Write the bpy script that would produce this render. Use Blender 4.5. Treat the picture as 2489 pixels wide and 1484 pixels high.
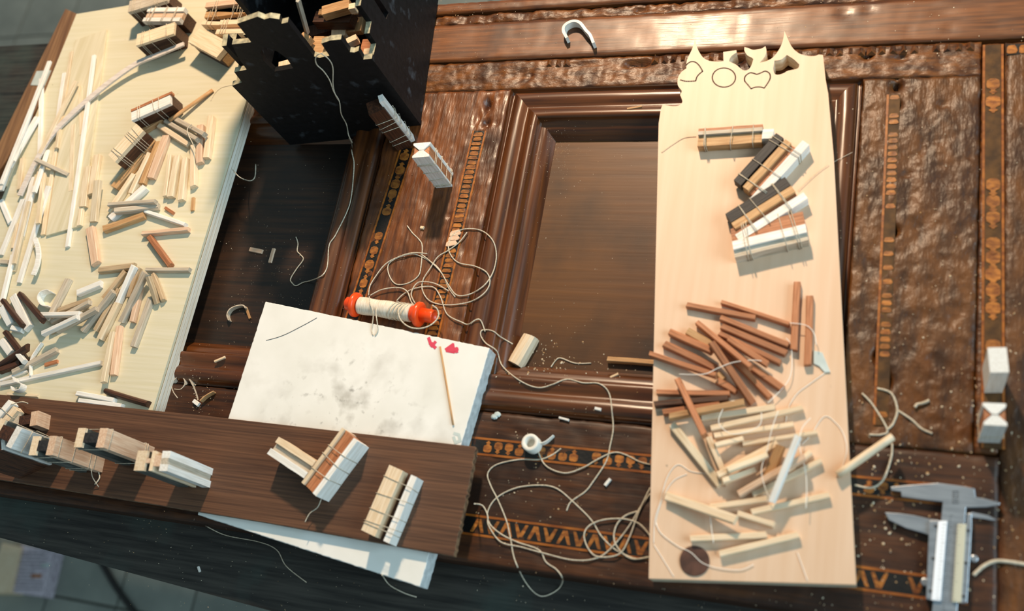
import bpy, bmesh, math, random
from mathutils import Vector, Matrix, noise
random.seed(7)
S = 0.001                      # everything below is written in millimetres
scene = bpy.context.scene
for o in list(bpy.data.objects): bpy.data.objects.remove(o)

# ------------------------------------------------------------------ camera
FPX = 2487.3
MX = Vector((0.93409169, 0.04576228, -0.3540883))     # door length, in camera axes (right, down, forward)
MY = Vector((0.17295864, -0.92561181, 0.33664237))    # door width
MZ = Vector((-0.3123428, -0.37569748, -0.87252128))   # up
CAM = Vector((243.5, -231.5, 600.0))
cam = bpy.data.cameras.new('camera'); camo = bpy.data.objects.new('camera', cam)
scene.collection.objects.link(camo); scene.camera = camo
camo.matrix_world = Matrix(((MX[0], -MX[1], -MX[2], CAM[0]*S), (MY[0], -MY[1], -MY[2], CAM[1]*S),
                            (MZ[0], -MZ[1], -MZ[2], CAM[2]*S), (0, 0, 0, 1)))
cam.sensor_width = 36; cam.lens = 36*FPX/2489; cam.clip_start = 0.02; cam.clip_end = 50
cam.dof.use_dof = True; cam.dof.focus_distance = 0.755; cam.dof.aperture_fstop = 5.2

# ------------------------------------------------------------------ world and lamp
w = bpy.data.worlds.new('world'); scene.world = w; w.use_nodes = True
bg = w.node_tree.nodes['Background']
bg.inputs[0].default_value = (0.42, 0.57, 0.61, 1); bg.inputs[1].default_value = 0.40
win = bpy.data.lights.new('window_daylight', 'AREA'); win.shape = 'RECTANGLE'; win.size = 1.6; win.size_y = 1.2; win.energy = 42; win.color = (0.64, 0.87, 0.98)
wino = bpy.data.objects.new('window_daylight', win); scene.collection.objects.link(wino); wino.location = (2.0, -0.2, 1.2)
wino.rotation_euler = (Vector((0.05, 0, 0))-wino.location).to_track_quat('-Z', 'Y').to_euler()
lamp = bpy.data.lights.new('bench_lamp', 'POINT'); lamp.energy = 57; lamp.color = (1.0, 0.74, 0.50)
lamp.shadow_soft_size = 0.035
lampo = bpy.data.objects.new('bench_lamp', lamp); scene.collection.objects.link(lampo)
lampo.location = (-0.060, 0.740, 0.735)
vs = scene.view_settings
vs.view_transform = 'Standard'; vs.look = 'None'; vs.gamma = 1; vs.exposure = 0.0; vs.use_curve_mapping = False

# ------------------------------------------------------------------ photo pixel -> bench point
def ray(px, py):
    d = Vector(((px-1244.5)/FPX, (py-742.0)/FPX, 1.0))
    return Vector((MX.dot(d), MY.dot(d), MZ.dot(d)))
def at(px, py, z=0.0):
    d = ray(px, py); return CAM + d*((z-CAM.z)/d.z)
REG = dict(A=(0,0,3.709), B=(0,300,3.709), C=(0,640,3.709), D=(0,940,2.728), E=(540,0,3.905), F=(540,320,3.0914),
           G=(540,680,3.111), H=(500,1000,3.066), I=(1040,0,3.905), J=(1560,60,4.609), K=(1560,280,4.122),
           L=(1540,640,3.534), M=(1540,960,3.091), N=(1100,760,2.05), O=(2000,0,1.953), P=(2000,760,2.049),
           Q=(2130,1160,4.579), R=(820,680,8.889), T=(520,0,7.81), U=(720,0,7.81), X=(0,0,1.0))
def px(r, x, y):
    a, b, s = REG[r]; return (a+x/s, b+y/s)
def pts(r, *xy): return [px(r, xy[i], xy[i+1]) for i in range(0, len(xy), 2)]

# ------------------------------------------------------------------ materials
def lin(h):
    h = h.lstrip('#'); v = [int(h[i:i+2], 16)/255 for i in (0, 2, 4)]
    return tuple(c/12.92 if c <= .04045 else ((c+.055)/1.055)**2.4 for c in v)+(1,)
def mat(name, base, dark=None, sc=(60, 900, 900), nscale=1.0, rough=.6, bump=0, bsc=None, coat=0, var=0.0,
        contrast=(.35, .65), detail=4, metal=0, spec=.5, spots=None, dist=0.0006, vor=0):
    m = bpy.data.materials.new(name); m.use_nodes = True
    nt = m.node_tree; N = nt.nodes; Lk = nt.links
    b = N['Principled BSDF']; b.inputs['Roughness'].default_value = rough; b.inputs['Metallic'].default_value = metal
    b.inputs['Specular IOR Level'].default_value = spec
    if coat: b.inputs['Coat Weight'].default_value = coat; b.inputs['Coat Roughness'].default_value = .22
    tc = N.new('ShaderNodeTexCoord'); mp = N.new('ShaderNodeMapping'); Lk.new(tc.outputs['Object'], mp.inputs[0])
    mp.inputs['Scale'].default_value = sc
    no = N.new('ShaderNodeTexNoise'); no.inputs['Scale'].default_value = nscale; no.inputs['Detail'].default_value = detail
    Lk.new(mp.outputs[0], no.inputs['Vector'])
    col = None
    if dark:
        cr = N.new('ShaderNodeValToRGB'); cr.color_ramp.elements[0].position = contrast[0]; cr.color_ramp.elements[1].position = contrast[1]
        cr.color_ramp.elements[0].color = lin(dark); cr.color_ramp.elements[1].color = lin(base)
        Lk.new(no.outputs['Fac'], cr.inputs[0]); col = cr.outputs[0]
    else:
        rgb = N.new('ShaderNodeRGB'); rgb.outputs[0].default_value = lin(base); col = rgb.outputs[0]
    if spots:                                  # (colour, scale, low, high): stains and dirt with a shape of their own
        for (sc_col, ss, lo, hi, *rad) in spots:
            n2 = N.new('ShaderNodeTexNoise'); n2.inputs['Scale'].default_value = ss; n2.inputs['Detail'].default_value = 6
            Lk.new(tc.outputs['Object'], n2.inputs['Vector'])
            r2 = N.new('ShaderNodeMapRange'); r2.inputs[1].default_value = lo; r2.inputs[2].default_value = hi
            Lk.new(n2.outputs['Fac'], r2.inputs[0])
            fo = r2.outputs[0]
            if rad:                            # a patch of dirt around the middle of the piece
                le = N.new('ShaderNodeVectorMath'); le.operation = 'LENGTH'; Lk.new(tc.outputs['Object'], le.inputs[0])
                r3 = N.new('ShaderNodeMapRange'); r3.inputs[1].default_value = rad[0]; r3.inputs[2].default_value = rad[0]*.25; Lk.new(le.outputs['Value'], r3.inputs[0])
                mu = N.new('ShaderNodeMath'); mu.operation = 'MULTIPLY'; Lk.new(fo, mu.inputs[0]); Lk.new(r3.outputs[0], mu.inputs[1]); fo = mu.outputs[0]
            mx = N.new('ShaderNodeMix'); mx.data_type = 'RGBA'; Lk.new(fo, mx.inputs['Factor'])
            Lk.new(col, mx.inputs['A']); mx.inputs['B'].default_value = lin(sc_col); col = mx.outputs['Result']
    if var:
        oi = N.new('ShaderNodeObjectInfo'); hs = N.new('ShaderNodeHueSaturation'); mr = N.new('ShaderNodeMapRange')
        mr.inputs[3].default_value = 1-var; mr.inputs[4].default_value = 1+var
        Lk.new(oi.outputs['Random'], mr.inputs[0]); Lk.new(mr.outputs[0], hs.inputs['Value']); Lk.new(col, hs.inputs['Color']); col = hs.outputs[0]
    Lk.new(col, b.inputs['Base Color'])
    if bump:
        src = no
        if bsc:
            mp2 = N.new('ShaderNodeMapping'); Lk.new(tc.outputs['Object'], mp2.inputs[0]); mp2.inputs['Scale'].default_value = bsc
            src = N.new('ShaderNodeTexNoise'); src.inputs['Scale'].default_value = 1; src.inputs['Detail'].default_value = 5
            Lk.new(mp2.outputs[0], src.inputs['Vector'])
        h = src.outputs['Fac']
        if vor:
            vo = N.new('ShaderNodeTexVoronoi'); vo.inputs['Scale'].default_value = vor
            dn = N.new('ShaderNodeTexNoise'); dn.inputs['Scale'].default_value = vor*.7
            Lk.new(tc.outputs['Object'], dn.inputs['Vector'])
            ad = N.new('ShaderNodeMix'); ad.data_type = 'VECTOR'; ad.inputs['Factor'].default_value = .012
            Lk.new(tc.outputs['Object'], ad.inputs['A']); Lk.new(dn.outputs['Color'], ad.inputs['B'])
            Lk.new(ad.outputs['Result'], vo.inputs['Vector'])
            mm = N.new('ShaderNodeMath'); mm.operation = 'MULTIPLY_ADD'; mm.inputs[1].default_value = .5
            Lk.new(vo.outputs['Distance'], mm.inputs[0]); Lk.new(h, mm.inputs[2]); h = mm.outputs[0]
        bp = N.new('ShaderNodeBump'); bp.inputs['Strength'].default_value = bump; bp.inputs['Distance'].default_value = dist
        Lk.new(h, bp.inputs['Height']); Lk.new(bp.outputs[0], b.inputs['Normal'])
        if coat: Lk.new(bp.outputs[0], b.inputs['Coat Normal'])
    return m
MAT = dict(
 door=mat('varnished_rail', '#76451f', '#4e2b12', (25, 420, 300), rough=.46, bump=.3, coat=.2, spots=[('#3a1d0d', 28, .55, .75)]),
 doorv=mat('varnished_stile', '#7b461f', '#4e2911', (300, 22, 300), rough=.42, bump=.6, bsc=(420, 70, 300), coat=.25, dist=.0008,
           spots=[('#3a1e0e', 22, .52, .74)]),
 doord=mat('grimy_rail', '#4d2b13', '#2d170a', (25, 420, 300), rough=.5, bump=.4, coat=.05, spec=.4, spots=[('#24130a', 26, .48, .72)]),
 doorw=mat('battered_stile', '#653c15', '#3a2009', (120, 40, 300), rough=.46, bump=.75, bsc=(400, 140, 300), coat=.07, spec=.42, vor=150, dist=.0009,
           spots=[('#31190c', 22, .52, .74)]),
 doorr=mat('worn_carving', '#73441a', '#40220c', (80, 260, 300), rough=.46, bump=.7, bsc=(150, 330, 300), coat=.08, spec=.45, vor=120, dist=.001,
           spots=[('#331a0c', 30, .5, .7)]),
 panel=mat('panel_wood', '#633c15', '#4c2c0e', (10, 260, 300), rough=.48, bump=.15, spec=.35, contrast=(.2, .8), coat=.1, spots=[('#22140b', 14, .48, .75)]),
 panelL=mat('panel_wood_tower_shade', '#3a2416', '#1f1510', (14, 330, 300), rough=.45, bump=.3, coat=.1, spots=[('#19110c', 14, .45, .7)]),  # darker copy of the panel wood, the tower's shade put into its colour
 mould=mat('moulding_wood', '#633717', '#40220f', (16, 300, 300), rough=.3, bump=.25, coat=.3),
 mouldv=mat('moulding_wood_upright', '#633717', '#40220f', (300, 16, 300), rough=.3, bump=.3, coat=.3),
 inlay=mat('inlay_ground', '#14100d', '#0a0807', (200, 200, 200), rough=.4, bump=.6, coat=.1),
 inlayg=mat('inlay_worn_ground', '#5d3e1b', '#3b2610', (120, 120, 200), rough=.6, bump=.5, spec=.3),
 inlayo=mat('inlay_boxwood', '#a96a2a', '#6f3c15', (220, 500, 200), rough=.4, bump=.3, coat=.1, var=.25),
 inlayl=mat('inlay_line', '#a5611f', '#7a3f12', (90, 300, 200), rough=.4, coat=.1, var=.1),
 bench=mat('black_bench_wood', '#3b3833', '#1d1b19', (18, 330, 300), rough=.55, bump=.6, spots=[('#37443f', 14, .52, .72)]),
 floor=mat('concrete_slab', '#969a92', '#7c817b', (9, 9, 9), rough=.8, bump=.3, bsc=(60, 60, 60), var=.06, dist=.002),
 joint=mat('floor_joint', '#54564f', '#44463f', (40, 40, 40), rough=.9),
 ply=mat('plywood_face', '#dad3bb', '#d0c8a8', (14, 420, 300), rough=.55, bump=.15, contrast=(.2, .7), spots=[('#b9ad7c', 9, .66, .85), ('#8f7d55', 210, .73, .80)]),
 plyl=mat('plywood_light_layer', '#ece6da', '#d8cebc', (300, 14, 300), rough=.7, bump=.4),
 plyd=mat('plywood_dark_layer', '#a98d66', '#8a6f4c', (300, 400, 300), rough=.8, bump=.5),
 tile=mat('white_tile', '#eeeeea', '#e2e2dc', (25, 25, 25), rough=.35, spots=[('#c9c7bf', 22, .60, .85), ('#a19d93', 60, .52, .78, .075), ('#6a665e', 150, .60, .76, .07)]),
 tiles=mat('tile_edge', '#d4d8d8', '#b4b8b8', (200, 200, 200), rough=.7, bump=.5),
 board=mat('veneered_board', '#6a4832', '#442b1d', (16, 900, 300), rough=.55, bump=.3, contrast=(.3, .7)),
 boarde=mat('torn_board_edge', '#8a6a4c', '#3d2718', (300, 300, 300), rough=.8),
 plank=mat('maple_plank', '#dfc1a6', '#d5b292', (170, 9, 300), rough=.5, bump=.1, contrast=(.2, .75), spots=[('#e0b98c', 13, .62, .9), ('#8a7a66', 160, .72, .78)]),
 planke=mat('plank_edge', '#e6d6bd', '#cdb596', (60, 300, 300), rough=.7),
 engr=mat('engraved_line', '#5c4636'),
 pale=mat('pale_stick', '#e7d8be', '#d3bd9a', rough=.6, bump=.25, var=.10),
 white=mat('white_stick', '#efeeea', '#dcd8d0', rough=.65, bump=.3, var=.08),
 pink=mat('pinkish_stick', '#dfc3a8', '#c9a386', rough=.6, bump=.2, var=.10),
 ash=mat('ash_strip', '#e2d9d2', '#cbbfb6', rough=.65, bump=.2),
 beige=mat('beige_stick', '#c3ad8e', '#a28a6a', rough=.65, bump=.25, var=.12),
 grey=mat('grey_stick', '#cabfae', '#ab9d89', rough=.65, bump=.25, var=.10),
 tan=mat('tan_stick', '#c9a274', '#ab7f52', rough=.6, bump=.25, var=.12),
 brown=mat('red_brown_stick', '#bb7d56', '#955d3a', rough=.55, bump=.3, var=.16),
 dark=mat('dark_brown_stick', '#56331f', '#2f1a10', rough=.5, bump=.3, var=.15),
 black=mat('black_stick', '#2d2b2c', '#19181a', rough=.6, bump=.4),
 cream=mat('cream_stick', '#ead6ba', '#d9bf9c', rough=.6, bump=.2, var=.08),
 veneer=mat('veneer_sheet', '#dcd3ba', '#cdc2a2', (300, 12, 300), rough=.6),
 strip=mat('walnut_strip', '#95714f', '#6b4c35', (300, 14, 300), rough=.6, bump=.2),
 thread=mat('cotton_thread', '#d9cfbb', '#b5a994', (900, 900, 900), rough=.85, bump=.3),
 threadw=mat('white_thread', '#f7f3ea', rough=.9),
 dkgrey=mat('smoky_stick', '#5d605b', '#454843', rough=.6, bump=.2),
 hair=mat('fine_thread', '#d6c9b4', '#b3a58e', (900, 900, 900), rough=.8),
 wind=mat('thread_winding', '#f0e6d6', '#d8cab4', (1600, 200, 200), rough=.8, bump=.6),
 plastic=mat('orange_plastic', '#f2501a', rough=.28, spec=.5),
 metal=mat('satin_steel', '#b9c0c8', '#a2a9b2', (60, 400, 60), rough=.34, metal=.75),
 plate=mat('reflection_white_plate', '#f4f8ff', rough=.35),  # steel plate coloured bluish white, a bright reflection painted in
 plate2=mat('cream_scale_plate', '#c6c3ae', rough=.5),
 mark=mat('dark_mark', '#2a2c30', rough=.6),
 paint=mat('black_painted_board', '#141315', '#0b0b0c', (220, 220, 220), rough=.62, bump=.35, spec=.25, spots=[('#454a50', 90, .60, .78)]),
 worn=mat('worn_board_edge', '#c4ba98', '#8d8873', (300, 300, 300), rough=.8, bump=.4),
 red=mat('red_ink', '#d5405a', rough=.6),
 paper=mat('white_paper', '#eceae2', '#d9d6cc', (90, 90, 90), rough=.8),
 tape=mat('pale_tape', '#c9d6d4', '#b5c3c2', (60, 60, 60), rough=.4),
 print_=mat('printed_page', '#cfc6d2', '#a89cab', (900, 160, 300), rough=.8, contrast=(.45, .5)),
 cable=mat('black_cable', '#1b1a19', rough=.5),
 knot=mat('dark_disc', '#5a3a2e', '#3b241c', (120, 120, 120), rough=.6, bump=.4),
 dust=mat('sawdust', '#e3d6bd', '#b48a58', (400, 400, 400), rough=.9, contrast=(.4, .6)),
)

# ------------------------------------------------------------------ builders
COL = scene.collection
def tag(o, label=None, cat=None, group=None, kind=None):
    if label: o['label'] = label
    if cat: o['category'] = cat
    if group: o['group'] = group
    if kind: o['kind'] = kind
    return o
def frame(loc, X=(1, 0, 0), Z=(0, 0, 1)):
    X = Vector(X).normalized(); Z = Vector(Z); Y = Z.cross(X).normalized(); Z = X.cross(Y)
    return Matrix(((X.x, Y.x, Z.x, loc[0]*S), (X.y, Y.y, Z.y, loc[1]*S), (X.z, Y.z, Z.z, loc[2]*S), (0, 0, 0, 1)))
def empty(name, loc, X=(1, 0, 0), Z=(0, 0, 1), **k):
    o = bpy.data.objects.new(name, None); o.empty_display_size = .005; COL.objects.link(o); o.matrix_world = frame(loc, X, Z)
    return tag(o, **k)
class MB:
    def __init__(s): s.v = []; s.f = []; s.m = []; s.sm = []
    def add(s, vs, fs, mi=0, smooth=False):
        n = len(s.v); s.v += [tuple(v) for v in vs]
        for f in fs: s.f.append(tuple(i+n for i in f)); s.m.append(mi); s.sm.append(smooth)
        return s
    def box(s, x0, x1, y0, y1, z0, z1, mi=0):
        return s.add([(x0,y0,z0),(x1,y0,z0),(x1,y1,z0),(x0,y1,z0),(x0,y0,z1),(x1,y0,z1),(x1,y1,z1),(x0,y1,z1)],
                     [(0,3,2,1),(4,5,6,7),(0,1,5,4),(1,2,6,5),(2,3,7,6),(3,0,4,7)], mi)
    def prism(s, poly, z0, z1, mi=0, ms=None):
        """upright prism over a convex-or-not polygon (n-gon caps)"""
        n = len(poly); vs = [(x, y, z0) for x, y in poly]+[(x, y, z1) for x, y in poly]
        s.add(vs, [tuple(range(n-1, -1, -1)), tuple(range(n, 2*n))], mi)
        k = len(s.v)-2*n
        for i in range(n):
            j = (i+1) % n; s.f.append((k+i, k+j, k+n+j, k+n+i)); s.m.append(mi if ms is None else ms); s.sm.append(False)
        return s
    def rings(s, rings, mi=0, smooth=True, cap=True):
        n = len(rings[0]); k = len(s.v)
        for r in rings: s.v += [tuple(p) for p in r]
        for a in range(len(rings)-1):
            for i in range(n):
                j = (i+1) % n
                s.f.append((k+a*n+i, k+a*n+j, k+(a+1)*n+j, k+(a+1)*n+i)); s.m.append(mi); s.sm.append(smooth)
        if cap:
            s.f.append(tuple(k+i for i in range(n-1, -1, -1))); s.m.append(mi); s.sm.append(False)
            e = k+(len(rings)-1)*n; s.f.append(tuple(e+i for i in range(n))); s.m.append(mi); s.sm.append(False)
        return s
    def tube(s, path, r, n=6, mi=0, cap=True):
        path = [Vector(p) for p in path]; rs = []
        up = Vector((0, 0, 1)); prev = None
        for i, p in enumerate(path):
            t = (path[min(i+1, len(path)-1)]-path[max(i-1, 0)])
            if t.length < 1e-9: t = Vector((1, 0, 0))
            t.normalize()
            a = prev if prev is not None else (up if abs(t.z) < .9 else Vector((1, 0, 0)))
            bn = t.cross(a); 
            if bn.length < 1e-6: bn = t.cross(Vector((.3, .8, .5)))
            bn.normalize(); nn = bn.cross(t); prev = nn
            rr = r[i] if isinstance(r, (list, tuple)) else r
            rs.append([p+(bn*math.cos(q*2*math.pi/n)+nn*math.sin(q*2*math.pi/n))*rr for q in range(n)])
        return s.rings(rs, mi, True, cap)
    def build(s, name, mats, parent=None, M=None, bevel=0, **k):
        me = bpy.data.meshes.new(name); me.from_pydata([(x*S, y*S, z*S) for x, y, z in s.v], [], s.f)
        for m in (mats if isinstance(mats, (list, tuple)) else [mats]): me.materials.append(MAT[m])
        me.polygons.foreach_set('material_index', s.m); me.polygons.foreach_set('use_smooth', s.sm)
        bm = bmesh.new(); bm.from_mesh(me); bmesh.ops.recalc_face_normals(bm, faces=bm.faces); bm.to_mesh(me); bm.free()
        me.update()
        o = bpy.data.objects.new(name, me); COL.objects.link(o)
        if parent is not None: o.parent = parent
        elif M is not None: o.matrix_world = M
        if bevel:
            b = o.modifiers.new('bevel', 'BEVEL'); b.width = bevel*S; b.segments = 2; b.limit_method = 'ANGLE'; b.angle_limit = math.radians(40)
        return tag(o, **k)
def catmull(P, per=8):
    P = [Vector(p) for p in P]
    if len(P) < 3: return P
    out = []
    for i in range(len(P)-1):
        a = P[max(i-1, 0)]; b = P[i]; c = P[i+1]; d = P[min(i+2, len(P)-1)]
        for k in range(per):
            t = k/per
            out.append(.5*((2*b)+(c-a)*t+(2*a-5*b+4*c-d)*t*t+(3*b-3*c+d-a)*t**3))
    out.append(P[-1]); return out
def filled(outer, holes, z0, z1):
    """closed solid from an outline with holes, through a filled 2D curve"""
    cu = bpy.data.curves.new('tmp', 'CURVE'); cu.dimensions = '2D'; cu.fill_mode = 'BOTH'; cu.extrude = (z1-z0)/2
    for ring in [outer]+holes:
        sp = cu.splines.new('POLY'); sp.points.add(len(ring)-1); sp.use_cyclic_u = True
        for q, (x, y) in zip(sp.points, ring): q.co = (x, y, 0, 1)
    o = bpy.data.objects.new('tmp', cu); COL.objects.link(o)
    dg = bpy.context.evaluated_depsgraph_get(); me = o.evaluated_get(dg).to_mesh()
    zc = (z0+z1)/2
    v = [(p.co.x, p.co.y, p.co.z+zc) for p in me.vertices]; f = [tuple(p.vertices) for p in me.polygons]
    o.to_mesh_clear(); bpy.data.objects.remove(o); bpy.data.curves.remove(cu)
    return v, f

# ------------------------------------------------------------------ the heights of what lies on the bench
Z_PLY, Z_TILE, Z_BOARD, Z_PLANK = 13.0, 13.0, 18.0, 12.0
PROF = [(0,0),(.6,-3.6),(2.6,-4),(3.4,-.6),(4.6,.9),(6.5,1.9),(9,2.2),(11.5,1.6),(13.5,.2),(15,-.9),(16.5,-.6),(18.5,.7),(21,1.8),(23.2,1.9),(24.6,1.2),(25.4,-.6),(25.8,-4.4),(27.6,-5.2),(30,-5.6),(32,-7.2),(33.6,-9.6),(35,-11.8),(36.6,-14)]
RPAN = (-32, 214, -74, 171); LPAN = (-374, -128, -74, 171)
def prof(d):
    for (a, za), (b, zb) in zip(PROF, PROF[1:]):
        if d <= b: return za+(zb-za)*(d-a)/(b-a)
    return -14.0
def inside(x, y, q):
    n = len(q); s = None
    for i in range(n):
        a = q[i]; b = q[(i+1) % n]; c = (b[0]-a[0])*(y-a[1])-(b[1]-a[1])*(x-a[0])
        if s is None: s = c > 0
        elif (c > 0) != s: return False
    return True
def quad(p, z): return [at(a, b, z).to_2d() for a, b in p]
Q_PLANK = quad([(1601, 255), (2003, 140), (2081, 1420), (1577, 1405)], Z_PLANK)
Q_TILE = quad([(645, 732), (1190, 845), (1020, 1425), (480, 1250)], Z_TILE)
Q_BOARD = [Vector((-470, -99.5)), Vector((0.5, -102.2)), Vector((1.4, -170)), Vector((-470, -162.0))]
Q_PLY = [Vector((-466, 258)), Vector((-253, 281)), Vector((-253, -140)), Vector((-475, -140))]
def surf(x, y):
    if inside(x, y, Q_BOARD): return Z_BOARD
    if inside(x, y, Q_PLANK): return Z_PLANK
    if inside(x, y, Q_TILE): return Z_TILE
    if inside(x, y, Q_PLY): return Z_PLY
    if y < -170.5: return -22.0
    for (a, b, c, d) in (RPAN, LPAN):
        if a < x < b and c < y < d: return prof(min(x-a, b-x, y-c, d-y))
    return 0.0
def on(px_, py_, up=0.0):
    z = 0.0
    for i in range(5):
        p = at(px_, py_, z+up); z = .5*z+.5*surf(p.x, p.y) if i < 4 else z
    p = at(px_, py_, surf(p.x, p.y)+up); return p

# ================================================================== STRUCTURE
ZF = -760.0
fl = empty('floor', (-800, 200, ZF), kind='structure', label='grey concrete slab floor below the workbench')
MB().box(-1500, 1600, -1400, 1400, -12, -2.2).build('floor_bed', 'joint', fl)
slab = None
for i in range(-9, 12):
    for j in range(-3, 9):
        if j > 2 and i > 6: continue
        if slab is None:
            slab = MB().prism([(2,2),(134,2),(134,134),(2,134)], -8, 0).build('floor_slab', 'floor', fl)
            o = slab
        else:
            o = slab.copy(); COL.objects.link(o)
        o.location = ((i*136-64)*S, (j*136-437)*S, 0)

# ================================================================== WORKBENCH
bench = empty('workbench', (0, 0, ZF), label='black-stained workbench carrying the old door', cat='workbench')
m = MB(); m.prism([(-900, -163), (-384, -200.4), (-144, -217.6), (500, -263), (500, 253.5), (-900, 253.5)], -22-40-ZF, -22-ZF)
m.build('bench_top', 'bench', bench)
for x, y in ((-600, -120), (440, -180), (-600, 200), (440, 200)):
    MB().box(x-25, x+25, y-25, y+25, 0, -62-ZF).build('leg', 'bench', bench)

# ================================================================== THE OLD DOOR, laid flat as a bench top
door = empty('carved_door', (0, 0, -22), label='old carved and inlaid brown wooden door lying flat on the bench', cat='door')
DZ = 22.0     # door parts are written with z = 0 at the face of the door
def slab_part(name, x0, x1, y0, y1, top, bot, amp, matn, res=2.6, pits=(), seed=0, freq=.09, edge=1.2):
    nx = max(2, int((x1-x0)/res)); ny = max(2, int((y1-y0)/res)); m = MB(); V = []
    for j in range(ny+1):
        for i in range(nx+1):
            x = x0+(x1-x0)*i/nx; y = y0+(y1-y0)*j/ny
            z = top
            if amp:
                a = noise.noise(Vector((x*freq, y*freq, seed)))+.6*noise.noise(Vector((x*freq*2.7, y*freq*2.7, seed+5)))
                z += amp*min(.3, a-.15)
                d = min(x-x0, x1-x, y-y0, y1-y)
                if d < 2: z -= edge*(1-d/2)*(.3+abs(noise.noise(Vector((x*.11, y*.11, seed+9)))))
            for (qx, qy, r1, r2, dep) in pits:
                e = ((x-qx)/r1)**2+((y-qy)/r2)**2
                if e < 4: z -= dep*math.exp(-e*1.6)
            V.append((x, y, z+DZ))
    F = [(j*(nx+1)+i, j*(nx+1)+i+1, (j+1)*(nx+1)+i+1, (j+1)*(nx+1)+i) for j in range(ny) for i in range(nx)]
    m.add(V, F, 0, bool(amp))
    rim = [i for i in range(nx+1)]+[(j)*(nx+1)+nx for j in range(1, ny+1)]+[ny*(nx+1)+i for i in range(nx-1, -1, -1)]+[j*(nx+1) for j in range(ny-1, 0, -1)]
    n = len(rim); k = len(m.v); m.v += [(V[i][0], V[i][1], bot+DZ) for i in rim]
    for a in range(n):
        b = (a+1) % n; m.f.append((rim[b], rim[a], k+a, k+b)); m.m.append(0); m.sm.append(False)
    m.f.append(tuple(k+a for a in range(n))); m.m.append(0); m.sm.append(False)
    return m.build(name, matn, door)
XR = 520; XL = -470
slab_part('back_strip', XL, XR, 243.2, 253, -.5, -22, .5, 'door', 3)
slab_part('worn_strip', XL, XR, 232.6, 241.6, -1.2, -22, 2.2, 'doorr', 1.8, seed=3, pits=[(56, 238, 6, 3, 5), (75, 236, 4, 2, 4), (120, 238, 8, 2, 3)])
slab_part('rail', XL, XR, 197.6, 232.2, 0, -22, .35, 'door', 3, seed=8,
          pits=[(199, 224, 6, 5, 1.6), (215, 226, 5, 4, 1.5), (262, 220, 8, 3, 1.2), (240, 208, 3, 2, 1), (265, 208, 4, 2, 1.3)], freq=.05)
slab_part('carved_rail', XL, 284.6, 171.2, 196.6, -.6, -22, 1.3, 'doorr', 1.7, seed=11,
          pits=[(63, 190.5, 9, 2.6, 7), (54, 189, 4, 3, 4), (20, 191, 14, 1.6, 2), (132, 190, 7, 3, 6), (216, 190, 4, 3, 6), (-20, 183, 3, 4, 2), (237, 187, 6, 3, 3)])
slab_part('stile', -127.6, -32.4, -73.6, 170.8, 0, -22, .9, 'doorv', 2.0, seed=21,
          pits=[(-49, 158, 2.8, 6, 8), (-55, 148, 1.4, 8, 4), (-47, 143, 3, 3, 6), (-49, 134, 1.4, 1.4, 4), (-40, 165, 1.2, 2, 3), (-38, 142, 1.4, 2, 3),
                (-112, 60, 3, 4, 3), (-60, 66, 2, 2, 3), (-44, 40, 2, 6, 2), (-108, 125, 10, 10, 1.5)], freq=.07)
slab_part('stile', 214.4, 284.6, -73.6, 170.8, 0, -22, 1.1, 'doorw', 1.8, seed=31,
          pits=[(235, 166, 3.6, 4.5, 9), (236, 151, 3, 3, 5), (237, 61, 3.6, 4, 9), (233, -20, 3, 5, 6), (238, -35, 4, 6, 5), (244, 100, 4, 3, 2), (252, 120, 2, 6, 2),
                (250, 60, 10, 12, 1.5), (262, 150, 3, 3, 1.5), (224, 40, 4, 8, 1.5)], freq=.1)
slab_part('meeting_stile', 298.2, XR, -170.5, 194.6, 0, -22, .8, 'doorw', 4, seed=41)
slab_part('inlay_bed', 285.2, 297.8, -73, 194.6, -.8, -22, .7, 'doorr', 1.8, seed=43, pits=[(288, 186, 3, 3, 5), (292, 130, 6, 1.4, 4), (294, 127, 2, 2, 4)])
slab_part('bottom_rail', XL, 297.8, -170.5, -74.4, 0, -22, .7, 'doord', 2.4, seed=51,
          pits=[(55, -148, 5, 2, 4), (20, -87, 7, 2, 2), (240, -90, 8, 6, 2), (270, -140, 9, 8, 2)], freq=.07)
slab_part('stile', XL, -374.4, -73.6, 170.8, 0, -22, .6, 'doorv', 5, seed=61)
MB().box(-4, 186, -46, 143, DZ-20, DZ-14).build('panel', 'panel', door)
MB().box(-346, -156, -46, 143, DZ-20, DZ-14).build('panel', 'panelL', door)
def moulding(R):
    x0, x1, y0, y1 = R
    def ring(d): return [(x0+d, y0+d), (x1-d, y0+d), (x1-d, y1-d), (x0+d, y1-d)]
    for sd in range(4):
        m = MB(); a, b = sd, (sd+1) % 4; nn = 14
        rows = []
        for d, z in PROF:
            r = ring(d); row = []
            for k in range(nn+1):
                t = k/nn; x = r[a][0]+(r[b][0]-r[a][0])*t; y = r[a][1]+(r[b][1]-r[a][1])*t
                row.append((x, y, z+DZ+.35*noise.noise(Vector((x*.05, y*.05, d)))))
            rows.append(row)
        k0 = 0; V = [p for r in rows for p in r]
        F = [(j*(nn+1)+i, j*(nn+1)+i+1, (j+1)*(nn+1)+i+1, (j+1)*(nn+1)+i) for j in range(len(rows)-1) for i in range(nn)]
        m.add(V, F, 0, True)
        o = m.build('moulding', 'mould' if sd in (0, 2) else 'mouldv', door)
moulding(RPAN); moulding(LPAN)

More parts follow.
